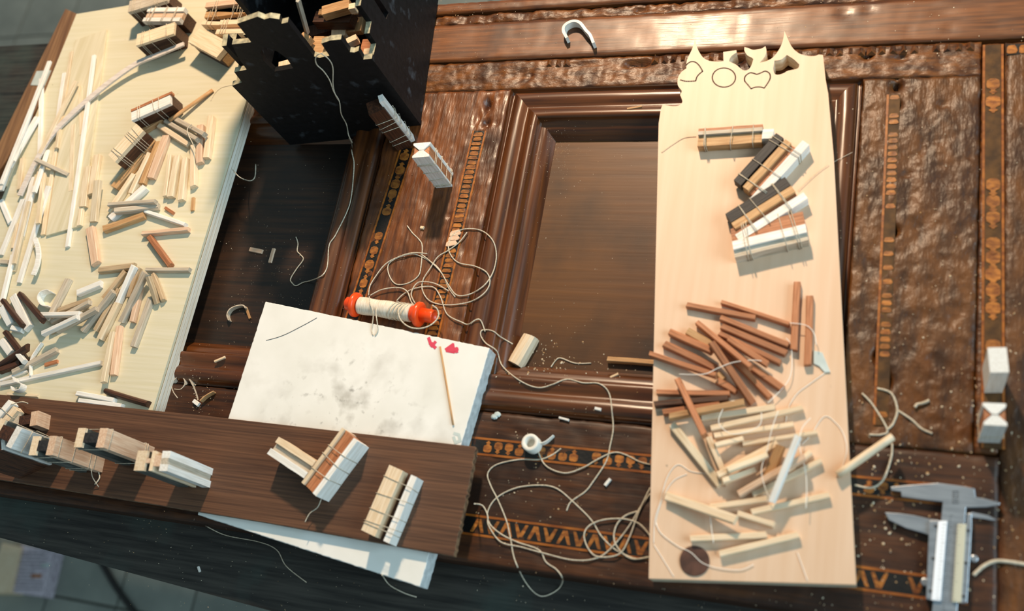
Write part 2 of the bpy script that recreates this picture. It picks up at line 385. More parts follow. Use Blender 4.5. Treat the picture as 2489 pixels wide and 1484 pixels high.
# ---- inlay bands: black ground, boxwood lines, single pieces
def poly_part(name, poly, z0, z1, matn, cx, cy, rot=0, sx=1, sy=1, parent=None):
    c, s = math.cos(rot), math.sin(rot)
    P = [(cx+(x*sx*c-y*sy*s), cy+(x*sx*s+y*sy*c)) for x, y in poly]
    return MB().prism(P, z0+DZ, z1+DZ).build(name, matn, parent or door)
LOZ = [(-4,-1.2),(-2.6,-1.7),(2.6,-1.7),(4,-.8),(3.2,.6),(2.4,1.5),(-2.2,1.5),(-3.4,.8)]
VASE = [(-1.6,-6),(1.6,-6),(3.4,-4.6),(3.8,-1.5),(3.4,1),(1.4,2.2),(1.1,3.4),(2.4,4.4),(1,5.2),(.6,6.2),(-.6,6.2),(-1,5.2),(-2.4,4.4),(-1.1,3.4),(-1.4,2.2),(-3.4,1),(-3.8,-1.5),(-3.4,-4.6)]
def band(x0, y0, x1, y1, wd, skip=(), lines=True, z=.15, g='inlay'):
    L = math.hypot(x1-x0, y1-y0); a = math.atan2(y1-y0, x1-x0); c, s = math.cos(a), math.sin(a)
    def q(u, v): return (x0+c*u-s*v, y0+s*u+c*v)
    MB().prism([q(0,-wd/2), q(L,-wd/2), q(L,wd/2), q(0,wd/2)], DZ-2, DZ+z).build('inlay_ground', g, door)
    if lines:
        for sg in ((-1, 1) if lines is True else (lines,)):
            e = sg*(wd/2+.8)
            MB().prism([q(0,e-.7), q(L,e-.7), q(L,e+.7), q(0,e+.7)], DZ-2, DZ+z+.2).build('inlay_line', 'inlayl', door)
    return L, a, q
rg = random.Random(5)
L_, a_, q_ = band(-50.6, 136, -54.6, -58, 8.2)
u = 1.5
while u < L_-3:
    if not (82 < u < 92):
        x, y = q_(u+1.8, 0); poly_part('inlay_piece', LOZ, -1, .55+rg.uniform(-.2, .25), 'inlayo', x, y, a_+math.pi/2+rg.uniform(-.08, .08), rg.uniform(.85, 1), rg.uniform(.8, 1.05))
    u += 3.9
for k, (dx, dy) in enumerate(((0, 0), (-.4, -4), (-1.4, -8))):
    poly_part('inlay_piece', LOZ, -1, 1.2, 'pink', -52.2+dx, 52.5+dy, .25, 1.1, 1.25)
L_, a_, q_ = band(-106.5, 122, -120, -40, 9)
u = 6
while u < L_-6:
    x, y = q_(u, 0)
    if not (60 < u < 70): poly_part('inlay_piece', VASE, -1, .6+rg.uniform(-.2, .2), 'inlayo', x, y, a_+math.pi/2+(math.pi if rg.random() < .4 else 0), rg.uniform(.8, 1.05), rg.uniform(.75, .95))
    u += 11.5
L_, a_, q_ = band(291.2, 193, 294.6, -70, 9, g='inlayg')
for u in (31, 44, 102, 113, 124, 141, 150, 161, 171, 182, 205, 215):
    x, y = q_(u, 0); poly_part('inlay_piece', VASE, -1, .5+rg.uniform(-.2, .2), 'inlayo', x, y, a_+math.pi/2+math.pi, rg.uniform(1.0, 1.15), rg.uniform(.85, 1.0))
L_, a_, q_ = band(299, 189, 345, 189, 8, lines=False)
for u in (3, 10, 17, 25): x, y = q_(u, 0); poly_part('inlay_piece', LOZ, -1, .5, 'inlayo', x, y, .1, .8, 1.9)
L_, a_, q_ = band(234.2, 158, 237, -62, 6.6, g='inlayg', lines=-1)
u = 2
while u < L_-3:
    if rg.random() < .7: x, y = q_(u, 0); poly_part('inlay_piece', LOZ, -1, .4+rg.uniform(-.3, .2), 'inlayo', x, y, a_+math.pi/2, .75, 1)
    u += 4.6
L_, a_, q_ = band(-24, -97.6, 284, -98.2, 8.6)
u = 4
while u < L_-4:
    if rg.random() < .86: x, y = q_(u, 0); poly_part('inlay_piece', VASE, -1, .4+rg.uniform(-.25, .25), 'inlayo', x, y, a_+(math.pi if rg.random() < .4 else 0), .75, .62)
    u += 7.2
L_, a_, q_ = band(-20, -147.4, 284, -148.8, 10)
ZIG = [(-4.5,-4.4),(-2.6,-4.4),(0,1.2),(2.6,-4.4),(4.5,-4.4),(1.4,4.4),(-1.4,4.4)]
u = 6
while u < L_-6:
    if rg.random() < .88: x, y = q_(u, 0); poly_part('inlay_piece', ZIG, -1, .4+rg.uniform(-.25, .25), 'inlayo', x, y, a_+(math.pi if int(u/9.4) % 2 else 0), 1, .95)
    u += 9.4
# carved beads along the upper carved rail
u = -6
while u < 284:
    if not (12 < u < 70 or 122 < u < 142 or rg.random() < .08):
        m = MB(); bz = rg.uniform(-.3, .5); y0 = 192.6+rg.uniform(-.4, .4); w2 = rg.uniform(2.6, 3.3)
        m.add([(u-w2, y0-3.4, DZ-1.5), (u+w2, y0-3.4, DZ-1.5), (u+w2*.9, y0+3.2, DZ-1.5), (u-w2*.9, y0+3.2, DZ-1.5), (u, y0-1.6, DZ+1.1+bz), (u, y0+2.0, DZ+1.0+bz)],
              [(0,1,4), (1,2,5,4), (2,3,5), (3,0,4,5), (3,2,1,0)])
        m.build('carved_bead', 'doorr', door)
    u += 6.6

# ================================================================== THE FLAT BOARDS
def loc_poly(P, c): return [(p[0]-c[0], p[1]-c[1]) for p in P]
ply = empty('plywood_sheet', (-360, 80, 0), label='pale plywood sheet littered with thin sticks and tied bundles', cat='plywood')
P = [(-466, 257), (-414, 262), (-253, 284), (-252.8, -138), (-476, -138)]
lay = [('plyl', 0, 2.9), ('plyd', 2.9, 3.5), ('plyl', 3.5, 6.3), ('plyd', 6.3, 6.9), ('plyl', 6.9, 9.8), ('plyd', 9.8, 10.8)]
for k, (mm, z0, z1) in enumerate(lay):
    d = .4*(k % 2)
    MB().prism([(x-(-360)+(-d if x > -300 else d), y-80) for x, y in P], z0, z1).build('ply_layer', mm, ply)
MB().prism(loc_poly(P, (-360, 80)), 10.8, Z_PLY).build('face_veneer', 'ply', ply)

tc = sum((Vector(q) for q in Q_TILE), Vector((0, 0)))/4
def ragged(Q, amp, step, seed):
    out = []
    for i in range(len(Q)):
        a = Vector(Q[i]); b = Vector(Q[(i+1) % len(Q)]); n = max(2, int((b-a).length/step)); t = (b-a).normalized(); nn = Vector((t.y, -t.x))
        for k in range(n):
            p = a+(b-a)*k/n; s = 0 if k == 0 else noise.noise(Vector((p.x*.35, p.y*.35, seed)))+.7*noise.noise(Vector((p.x*1.1, p.y*1.1, seed)))
            out.append(tuple(p+nn*amp*s))
    return out
tp = loc_poly(ragged(Q_TILE, .35, 1.6, 2), tc)
tile = MB().prism(tp, 0, Z_TILE, 0, 1).build('tile', ['tile', 'tiles'], None, frame((tc.x, tc.y, 0)), bevel=.5,
      label='white rectangular tile with grey smudges under the brown board', cat='tile')
def ink(parent, c, z, strokes, matn, wd=1.0, name='red_mark'):
    m = MB()
    for st in strokes:
        for (a, b) in zip(st, st[1:]):
            A = at(*a, z); B = at(*b, z); t = (B-A); t.normalize(); nn = Vector((-t.y, t.x, 0))*wd/2
            A = A-t*wd*.3-Vector((c[0], c[1], 0)); B = B+t*wd*.3-Vector((c[0], c[1], 0))
            m.add([A-nn, B-nn, B+nn, A+nn], [(0,1,2,3)])
    m.v = [(x, y, z+.12+.03*(i//4)) for i, (x, y, _) in enumerate(m.v)]
    return m.build(name, matn, parent)
ink(tile, tc, Z_TILE, [pts('G',1562,440,1575,480,1590,500), pts('G',1575,480,1612,512), pts('G',1612,470,1590,498,1585,480), pts('G',1568,455,1582,492)], 'red', 2.2)
ink(tile, tc, Z_TILE, [pts('G',1692,525,1745,487), pts('G',1745,487,1755,545,1700,535), pts('G',1712,525,1745,505,1748,535,1715,530), pts('G',1770,515,1776,545), pts('G',1760,530,1782,522)], 'red', 2.0)
ink(tile, tc, Z_TILE, [pts('G',1755,1160,1790,1170,1800,1215,1765,1230,1752,1190)], 'tape', 2.0, name='ink_smudge')

bp_ = [Vector((-470, -99.5)), Vector((-203, -100)), Vector((0.5, -102.2))]
edge = [(0.9+1.2*noise.noise(Vector((k*.9, 2, 3)))-1.5*max(0, (k-14)/30.), -102.2-67.8*k/34) for k in range(1, 35)]
low = [Vector((-136, -165.8)), Vector((-363, -162.3)), Vector((-470, -161.5))]
bo = [tuple(v) for v in bp_]+edge+[tuple(v) for v in low]
board = MB().prism(loc_poly(bo, (-235, -132)), 0, Z_BOARD-Z_TILE, 0, 1).build('wooden_board', ['board', 'boarde'], None, frame((-235, -132, Z_TILE)), bevel=.3,
      label='dark brown fine-grained board laid across plywood and tile', cat='board')

# the pale plank with cut-out top
J = lambda *a: [tuple(at(*p, Z_PLANK).to_2d()) for p in pts('J', *a)]
def smooth2(P, per=4): return [tuple(v.to_2d()) for v in catmull([Vector((x, y, 0)) for x, y in P], per)]
outl = [tuple(at(1577, 1405, Z_PLANK).to_2d()), tuple(at(1601, 300, Z_PLANK).to_2d())]
outl += smooth2(J(205,1000, 215,940, 235,890)) + smooth2(J(235,890, 300,907, 380,912, 430,895, 455,860, 440,810, 430,785, 448,745, 425,710, 405,680, 400,630, 415,570, 455,520, 500,490))[1:]
outl += smooth2(J(500,490, 505,400, 560,280, 582,210, 595,160))[1:] + smooth2(J(595,160, 612,230, 640,300, 690,370, 760,405, 850,412, 915,408))[1:]
outl += J(912,305, 1060,285) + smooth2(J(1060,312, 1010,345, 985,380, 978,410))
outl += smooth2(J(978,410, 1010,425, 1060,450, 1095,480, 1140,510, 1190,505, 1225,460, 1250,385))[1:]
outl += smooth2(J(1250,385, 1230,368, 1180,340, 1150,290, 1150,250))[1:] + smooth2(J(1150,250, 1190,260, 1240,280, 1300,275, 1345,265, 1385,240))[1:]
outl += smooth2(J(1385,240, 1396,290, 1380,350, 1345,398, 1320,425))[1:] + smooth2(J(1320,425, 1400,405, 1470,365, 1530,290, 1570,210, 1590,130, 1597,70))[1:]
outl += smooth2(J(1597,70, 1620,120, 1650,190, 1690,260, 1760,320, 1860,350, 1940,350, 1980,335, 2030,338))[1:]
outl += J(2060,620, 2088,770, 2150,1475) + [tuple(at(2081, 1420, Z_PLANK).to_2d())]
hole = smooth2(J(1485,402, 1560,390, 1625,338)) + smooth2(J(1625,338, 1700,385, 1765,445))[1:] + smooth2(J(1765,445, 1745,490, 1640,515, 1590,542, 1530,560, 1490,550, 1472,500, 1480,440))[1:]
pc = (155, 10)
v, f = filled(loc_poly(outl, pc), [loc_poly(hole, pc)], 0, Z_PLANK)
plank = MB().add(v, f).build('plank', ['plank', 'planke'], None, frame((pc[0], pc[1], 0)),
      label='pale maple plank with scalloped cut-outs at its far end', cat='plank')
for p in plank.data.polygons:
    if abs(p.normal.z) < .5: p.material_index = 1
def line_part(name, P, closed, wd, z, matn, parent, c):
    m = MB(); Q = [Vector((x-c[0], y-c[1], z)) for x, y in P]
    if closed: Q.append(Q[0])
    for A, B in zip(Q, Q[1:]):
        t = B-A
        if t.length < 1e-6: continue
        t.normalize(); nn = Vector((-t.y, t.x, 0))*wd/2; m.add([A-nn-t*wd*.2, B-nn+t*wd*.2, B+nn+t*wd*.2, A+nn-t*wd*.2], [(0,1,2,3)])
    return m.build(name, matn, parent)
s1 = smooth2(J(430,618, 500,634, 603,630)) + smooth2(J(606,622, 618,585, 645,552, 682,522))+smooth2(J(682,522, 645,460, 600,420, 550,415, 512,438, 490,462))[1:]
line_part('engraved_outline', s1, False, .9, Z_PLANK+.08, 'engr', plank, pc)
ell = [(920+130*math.cos(a*math.pi/24)-0*math.sin(a), 592+107*math.sin(a*math.pi/24)) for a in range(48)]
line_part('engraved_outline', J(*[k for q in ell for k in q]), True, .9, Z_PLANK+.08, 'engr', plank, pc)
s3 = smooth2(J(1155,635, 1150,605, 1165,570, 1210,540, 1250,543, 1290,555, 1340,537, 1385,520, 1430,545, 1440,590, 1420,640, 1372,710)) + smooth2(J(1372,710, 1330,698, 1270,700, 1225,718))[1:]+J(1190,675)
line_part('engraved_outline', s3, True, .9, Z_PLANK+.08, 'engr', plank, pc)

# thin walnut strip behind the plywood, and the sheet of veneer on it
Q = quad([(159, 21), (0, 342), (-70, 470), (-60, 500), (16, 388), (102, 240), (186, 33)], -14)
c = sum(Q, Vector((0, 0)))/len(Q)
strip = MB().prism(loc_poly(Q, c), 0, 8).build('wooden_strip', 'strip', None, frame((c.x, c.y, -22)), bevel=.3,
      label='mid-brown wooden strip along the far left edge of the plywood', cat='wood strip')
Q2 = quad(pts('A', 330,640, 460,632, 400,770, 275,765), -13.4); c2 = sum(Q2, Vector((0, 0)))/4
MB().prism(loc_poly(Q2, c2), 0, .5).build('tape_piece', 'tape', None, frame((c2.x, c2.y, -14)), label='pale blue piece of tape stuck on the brown wooden strip', cat='tape')
Q = quad([(259, 71), (183, 97), (111, 572), (197, 548)], Z_PLY+2.2); c = sum(Q, Vector((0, 0)))/4
MB().prism(loc_poly(Q, c), 0, 2.2).build('veneer_sheet', 'veneer', None, frame((c.x, c.y, Z_PLY)), bevel=.2,
      label='wide thin sheet of pale veneer under the long strips on plywood', cat='veneer')
Q = quad([(408, -8), (440, -8), (438, 22), (410, 24)], Z_PLY+.5); c = sum(Q, Vector((0, 0)))/4

# ================================================================== THE BLACK TOWER
Pr = at(1021, 305, 0); Pl = at(691, 338, 0); e1 = (Pr-Pl).normalized()
tower = empty('castle_tower', Pl, e1, label='black painted model castle tower with notched battlements full of offcuts', cat='model tower')
TH = 4.0
def wall(name, prof2, v0, along='u', off=0.0, holes=()):
    """a sawn board: outline in (distance along, height), thickness TH; worn pale paint on upward edges"""
    v, f = filled([(a, b) for a, b in prof2], [list(h) for h in holes], 0, TH)
    if along == 'u': V = [(x, v0+z, y) for x, y, z in v]
    else: V = [(v0+z, x, y) for x, y, z in v]
    o = MB().add(V, f).build(name, ['paint', 'worn'], tower)
    for p in o.data.polygons:
        if p.normal.z > .6 and p.center.z > .06: p.material_index = 1
    return o
win = [(41.5, 85), (57, 86), (58.5, 97), (56, 106), (50, 113), (43, 107), (40.5, 97)]
wall('front_wall', [(86,.4),(86,-9),(0,-9),(0,75),(10,77.5),(11.5,90),(22.5,91),(24,104),(28.5,119.5),(43.5,119),(45,139),(63,143),(66,139.4),(70.5,140.2),(76,137.6),(75,133),(80,133.6),(79,96),(82,93.6),(86,94.4),(90,94.4),
                    (91,108.2),(99,110.2),(106.6,109.8),(106.2,95.6),(109,94.6),(112.8,96),(111.6,86),(118,86),(118,.4)], 0, 'u', holes=[win])
wall('right_wall', [(1,.4),(1,84),(14.6,83),(15.2,93.7),(25,93.8),(25,110.8),(34,111),(35,122),(52,123),(54,140),(75,141),(76,128),(92,128),(93,142),(116,142),(116,.4)], 113.5, 'v',
     holes=[[(41, 74.5), (47.5, 73.2), (47.5, 100), (42, 101)]])
wall('left_wall', [(4,-9),(4,75),(18,77),(18,93),(32,93),(32,72),(58,70),(59,98),(59,150),(116,150),(116,.4),(32,.4),(32,-2),(8,-9)], 3, 'v')
wall('back_wall', [(4,.4),(4,150),(30,150),(31,138),(55,138),(56,150),(85,150),(86,138),(100,138),(101,150),(114,150),(114,.4)], 112, 'u')
# little open corner turret at the front left
wall('turret_wall', [(6,80),(6,112),(15,113),(15,104),(22,104),(22,80)], 14, 'v')
wall('turret_wall', [(4,80),(4,104),(13,104),(13,112),(24,112),(24,80)], 30, 'v')
MB().box(5, 113, 5, 111, 30, 34).build('inner_floor', 'paint', tower)
# offcuts lying inside the tower
def offcut(px0, px1, ztop, wd, th, matn, label, name='wood_offcut', tilt=0):
    A = at(*px0, ztop); B = at(*px1, ztop-tilt); d = B-A; L = d.length
    mid = (A+B)/2-Vector((0, 0, th))
    return MB().box(-L/2, L/2, -wd/2, wd/2, 0, th).build(name, matn, None, frame(mid, d), bevel=.3, label=label, cat='offcut', group='offcuts inside the black tower')
offcut((830, 40), (830, 66), 34+22+4, 62, 22, 'dark', 'broad dark brown offcut at the bottom of the black tower')
offcut(px('U',815,380), px('U',790,690), 66, 11.5, 6, 'cream', 'cream square-ended block lying among offcuts in the black tower')
offcut(px('U',1110,330), px('U',1060,600), 65, 14, 5, 'tan', 'orange-tan block beside the cream block in the black tower')
offcut(px('U',480,200), px('U',1000,55), 84, 8, 7, 'tan', 'long tan offcut at the back of the black tower', tilt=0)
offcut(px('U',340,310), px('U',1040,310), 76, 10, 9, 'dark', 'long dark offcut lying behind the cream block in the tower')
offcut(px('U',420,225), px('U',1130,140), 78, 5, 5, 'tan', 'narrow tan offcut in front of the long tan one in the tower')
offcut(px('U',950,780), px('U',1140,690), 74, 5, 6, 'cream', 'short pale stick by the notch of the tower front wall')
offcut(px('U',280,860), px('U',540,860), 72, 16, 7, 'tan', 'tan block seen through the left notch of the tower')
offcut(px('U',80,660), px('U',230,750), 80, 6, 6, 'tan', 'small orange wedge behind the tower front merlon')
offcut(px('U',1220,900), px('U',1400,890), 66, 14, 8, 'brown', 'reddish offcut in the right corner notch of the tower')
offcut(px('U',1270,1000), px('U',1390,985), 68, 7, 6, 'cream', 'pale offcut tip at the right corner of the tower front')
offcut(px('U',990,125), px('U',1110,100), 86, 5, 6, 'pale', 'small pale block against the right wall inside the tower')
offcut(px('T',1390,1130), px('T',1385,1230), 78, 14, 6, 'cream', 'cream offcut behind the pointed window of the tower')
A = at(*px('U',35,0), 122); B = at(*px('U',215,630), 75)
MB().box(0, (B-A).length, -1.6, 1.6, -1, 1).build('thin_strip', 'grey', None, frame(A, B-A), label='thin grey strip leaning inside the black tower', cat='strip')

# ================================================================== LOOSE STICKS (each rests on what was laid before it)
SOL = []          # pieces already laid: photo line of the top face, half width there, heights of its two ends
def top_at(p, hw):
    out = None
    for (a, b, h, za, zb) in SOL:
        dx, dy = b[0]-a[0], b[1]-a[1]; l2 = dx*dx+dy*dy
        t = ((p[0]-a[0])*dx+(p[1]-a[1])*dy)/l2
        if -.01 <= t <= 1.01 and abs((p[0]-a[0])*dy-(p[1]-a[1])*dx)/math.sqrt(l2) <= h+hw*.45:
            z = za+(zb-za)*min(1, max(0, t)); out = z if out is None else max(out, z)
    return out
def settle(P0, P1, hw, base):
    C = []
    n = 36
    for k in range(n+1):
        t = k/n; h = top_at((P0[0]+(P1[0]-P0[0])*t, P0[1]+(P1[1]-P0[1])*t), hw)
        if h is not None and h > base+.05: C.append((t, h))
    if not C: return base, base
    C2 = C+[(0, base), (1, base)]; best = None
    if len(C2) > 26:
        C2 = sorted(C, key=lambda q: -q[1])[:24]+[(0, base), (1, base)]
    for i in range(len(C2)):
        for j in range(i+1, len(C2)):
            (t1, h1), (t2, h2) = C2[i], C2[j]
            if abs(t1-t2) < .02: continue
            k = (h2-h1)/(t2-t1); z0 = h1-k*t1; z1 = z0+k
            if z0 < base-.01 or z1 < base-.01: continue
            if all(z0+k*t >= h-.02 for t, h in C):
                if best is None or z0+z1 < best[0]: best = (z0+z1, z0, z1)
    if best is None: hm = max(h for t, h in C); return hm, hm
    return best[1], best[2]
def stick_mesh(L, wd, th, kind, rg):
    m = MB(); n = 6; rs = []
    ch = min(wd, th)*(.12 if kind == 'flat' else .18); bend = rg.uniform(-1, 1)*min(.8, L*.006); tp = rg.uniform(.86, 1.0)
    for k in range(n+1):
        t = k/n; x = -L/2+L*t; s = 1+rg.uniform(-.035, .035); dy = bend*4*t*(1-t)
        if kind == 'round':
            rs.append([(x, dy+wd/2*s*math.cos(q*math.pi/5), th/2+th/2*s*math.sin(q*math.pi/5)) for q in range(10)])
        else:
            wt = wd/2*s*tp; wb = wd/2*s
            if kind == 'half':
                rs.append([(x,dy-wb,0),(x,dy+wb,0),(x,dy+wb,th*.45),(x,dy+wt*.75,th*.85),(x,dy+wt*.3,th),(x,dy-wt*.3,th),(x,dy-wt*.75,th*.85),(x,dy-wb,th*.45)])
            else:
                rs.append([(x,dy-wb+ch,0),(x,dy+wb-ch,0),(x,dy+wb,ch),(x,dy+wt,th-ch),(x,dy+wt-ch,th),(x,dy-wt+ch,th),(x,dy-wt,th-ch),(x,dy-wb,ch)])
    if kind != 'round' and L > 15:     # oblique saw cuts
        a = rg.uniform(-.18, .18)
        rs[0] = [(p[0]+a*p[1], p[1], p[2]) for p in rs[0]]; a = rg.uniform(-.18, .18); rs[-1] = [(p[0]+a*p[1], p[1], p[2]) for p in rs[-1]]
    return m.rings(rs, 0, kind in ('round',), True)
SR = random.Random(3)
def stick(label, p0, p1, wpx, matn, base, th=None, kind='flat', name='wood_stick', group=None, cat='stick', mx=30):
    mid = ((p0[0]+p1[0])/2, (p0[1]+p1[1])/2); dx, dy = p1[0]-p0[0], p1[1]-p0[1]; l = math.hypot(dx, dy)
    nx, ny = -dy/l*wpx/2, dx/l*wpx/2
    wd = (at(mid[0]+nx, mid[1]+ny, base)-at(mid[0]-nx, mid[1]-ny, base)).length*.9
    th = th or min(5.5, max(2.2, wd*.8))
    z0 = z1 = base
    z0, z1 = settle(p0, p1, wpx*.45, base); z0, z1 = min(z0, base+mx), min(z1, base+mx)
    A = at(*p0, z0+th); B = at(*p1, z1+th)
    d = B-A; SOL.append((p0, p1, wpx*.45, A.z, B.z))
    M = frame((A+B)/2-Vector((0, 0, th)), d)
    return stick_mesh(d.length, wd, th, kind, SR).build(name, matn, None, M, label=label, cat=cat, group=group)
def sticks(reg, rows, base, group, **kw):
    for r in rows:
        lab, x0, y0, x1, y1, wz, mn = r[:7]; k = dict(kw); k.update(r[7] if len(r) > 7 else {})
        stick(lab, px(reg, x0, y0), px(reg, x1, y1), wz/REG[reg][2]*(1.2 if reg == 'M' else 1.12 if reg == 'L' else 1.0), mn, base, group=group, **k)

# ================================================================== TIED BUNDLES
def Rc(u0, u1, v0, v1): return [(u0, v0), (u1, v0), (u1, v1), (u0, v1)]
def bundle(label, p0, p1, base, H, members, wraps=(.12, .2, .5, .82, .88), group='bundles of glued strips tied with thread', standing=None, X=None, tilt=0, cat='bundle', tails=()):
    us = [u for mb in members for u, v in mb[0]]; vs_ = [v for mb in members for u, v in mb[0]]
    u0, u1, v0, v1 = min(us), max(us), min(vs_), max(vs_)
    if standing is None:
        A = at(*p0, base+H); B = at(*p1, base+H+tilt); d = B-A; L = d.length
        e = empty('tied_bundle', (A+B)/2-Vector((0, 0, H)), d, label=label, cat=cat, group=group)
        SOL.append((p0, p1, (u1-u0)/2*math.hypot(p1[0]-p0[0], p1[1]-p0[1])/L, A.z, B.z))
    else:
        h, ang = standing; L = h
        q = at(*p0, base+h) if X is None else at(*X, base)
        zd = Vector((math.sin(ang), -math.cos(ang), 0))
        e = empty('tied_bundle', (q.x, q.y, base+h/2), (0, 0, 1), zd, label=label, cat=cat, group=group)
    for mb in members:
        poly, mn = mb[0], mb[1]; a0, a1 = (mb[2], mb[3]) if len(mb) > 3 else (0, 0)
        if a0 == 999: a0 = L-2
        if standing is not None: poly = [(u, v-(v0+v1)/2) for u, v in poly]
        n = 5; rs = []
        for k in range(n+1):
            x = -L/2+a0+(L-a0+a1)*k/n; j = SR.uniform(-.12, .12)
            rs.append([(x+.05*u, u+j, v) for u, v in poly])
        MB().rings(rs, 0, False, True).build(mb[4] if len(mb) > 4 else 'strip', mn, e)
    vo = (v0+v1)/2 if standing is not None else 0
    e_ = .45
    for t in wraps:
        x = -L/2+L*t; s = SR.uniform(-2.2, 2.2)
        c = [(x, u0-e_, v0-vo-.0 if standing is None else v0-vo-e_), (x+s*.3, u0-e_, v1-vo+e_), (x+s, u1+e_, v1-vo+e_), (x+s*.6, u1+e_, v0-vo-.0 if standing is None else v0-vo-e_), (x, u0-e_, v0-vo-.0 if standing is None else v0-vo-e_)]
        P = []
        for a, b in zip(c, c[1:]): P += [Vector(a).lerp(Vector(b), k/3) for k in range(3)]
        P.append(Vector(c[-1])); MB().tube(P, .25, 5).build('thread_wrap', 'thread', e)
    for tl in tails:
        MB().tube(catmull([Vector(q) for q in tl], 6), .3, 5).build('thread_end', 'thread', e)
    return e
def I_sec(W, H, fl, top='pale', web='dark', bot='pale', inset=1.6):
    return [(Rc(-W/2, W/2, 0, fl), bot), (Rc(-W/2+inset, W/2-inset, fl, H-fl), web, 0, 0, 'core'), (Rc(-W/2, W/2, H-fl, H), top)]
def H_sec(W, D, fl, left='pale', web='dark', right='pale', inset=2.6):
    return [(Rc(-W/2, -W/2+fl, 0, D), right), (Rc(-W/2+fl, W/2-fl, inset, D-inset), web, 0, 0, 'core'), (Rc(W/2-fl, W/2, 0, D), 'dkgrey', 0, -2, 'strip'), (Rc(W/2-fl, W/2, 0, D), left, 999, 0, 'strip_end')]
BOW = [([(-6.2, 11.5), (6.2, 11.5), (6.2, 10), (1.6, 6.2), (-1.6, 6.2), (-6.2, 10)], 'white'), ([(-6.2, 0), (6.2, 0), (6.2, 1.4), (1.6, 5.6), (-1.6, 5.6), (-6.2, 1.4)], 'white'),
       ([(-5.6, 9.2), (-2, 6), (-2, 5.8), (-5.6, 2.4)], 'brown', 1, -1, 'side_wedge'), ([(5.6, 9.2), (2, 6), (2, 5.8), (5.6, 2.4)], 'brown', 1, -1, 'side_wedge')]

# ---- on the plywood
GB = 'tied bundles on the plywood'
bundle('tied bundle with speckled grey top at the plywood far edge, left of two', px('A',1160,60), px('A',1510,-45), Z_PLY, 20, I_sec(12, 20, 3.5, 'grey', 'dark', 'dark', .6), (.1,.14,.3,.7,.75,.92), GB)
bundle('white three-strip bundle on dark core, between two others at plywood top', px('A',1310,130), px('A',1640,128), Z_PLY, 18,
       [(Rc(-6,5,0,13),'dark',0,0,'core'), (Rc(-7,-3.2,13,18),'white'), (Rc(-2.8,2.6,13,16.6),'pink'), (Rc(3.0,7,13,18),'white')], (.1,.16,.2,.48,.52,.76,.8), GB)
bundle('tied bundle with plain pale top and dark side beside the curved strip', px('A',1230,360), px('A',1570,250), Z_PLY, 20, I_sec(12, 20, 2.6, 'pale', 'dark', 'dark', .4), (.12,.16,.4,.78,.84), GB)
bundle('orange-brown bundle with pale strip half hidden behind the black tower', px('A',1840,85), px('A',2230,40), Z_PLY, 14,
       [(Rc(-6,6,0,8),'dark',0,0,'core'), (Rc(2,7,8,14),'pink'), (Rc(-6,1,7,11),'tan')], (.2,.3,.7,.8,.86), GB)
bundle('dark bundle with a white thread knot against the black tower', px('A',1850,140), px('A',2260,150), Z_PLY, 11,
       [(Rc(-7,7,0,7),'dark',0,0,'core'), (Rc(-9,-5.5,4,11),'cream'), (Rc(4,8,4,11),'tan')], (.12,.2,.6,.74,.8,.9), GB)
bundle('cream two-rail bundle with dark base beside the tower turret', px('A',1965,240), px('A',2250,232), Z_PLY, 16,
       [(Rc(-4,5,0,10),'dark',0,0,'core'), (Rc(-7,-2.5,10,16),'cream'), (Rc(2,6.5,10,16),'cream'), (Rc(-2.5,2,9,12),'pink')], (.14,.2,.32,.92), GB)
bundle('cream-topped slanting bundle casting a broad shadow near the tower', px('A',1750,310), px('A',2010,450), Z_PLY, 16,
       [(Rc(-6,6,0,10),'tan',0,0,'core'), (Rc(-8,8,11,16),'cream'), (Rc(-7,-5.6,0,11),'dark')], (), GB)
bundle('tied bundle with orange-tipped end in the middle of the plywood', px('A',1180,1030), px('A',1530,875), Z_PLY, 18,
       [(Rc(-5.4,5,0,14.5),'dark',0,0,'core'), (Rc(-6,2.6,14.5,17.4),'white'), (Rc(2.8,5,14,18),'brown',0,2)], (.14,.2,.6,.7), GB)
bundle('tied bundle with glossy dark side among the short sticks on plywood', px('A',1010,1430), px('A',1265,1150), Z_PLY, 18,
       [(Rc(-5,6,0,14.5),'dark',0,0,'core'), (Rc(-7,-5.2,0,4),'tan'), (Rc(-5,6.5,14.5,18),'pale')], (.12,.18,.24,.6,.68,.74,.8), GB)
GL = 'long thin strips piled on the plywood'
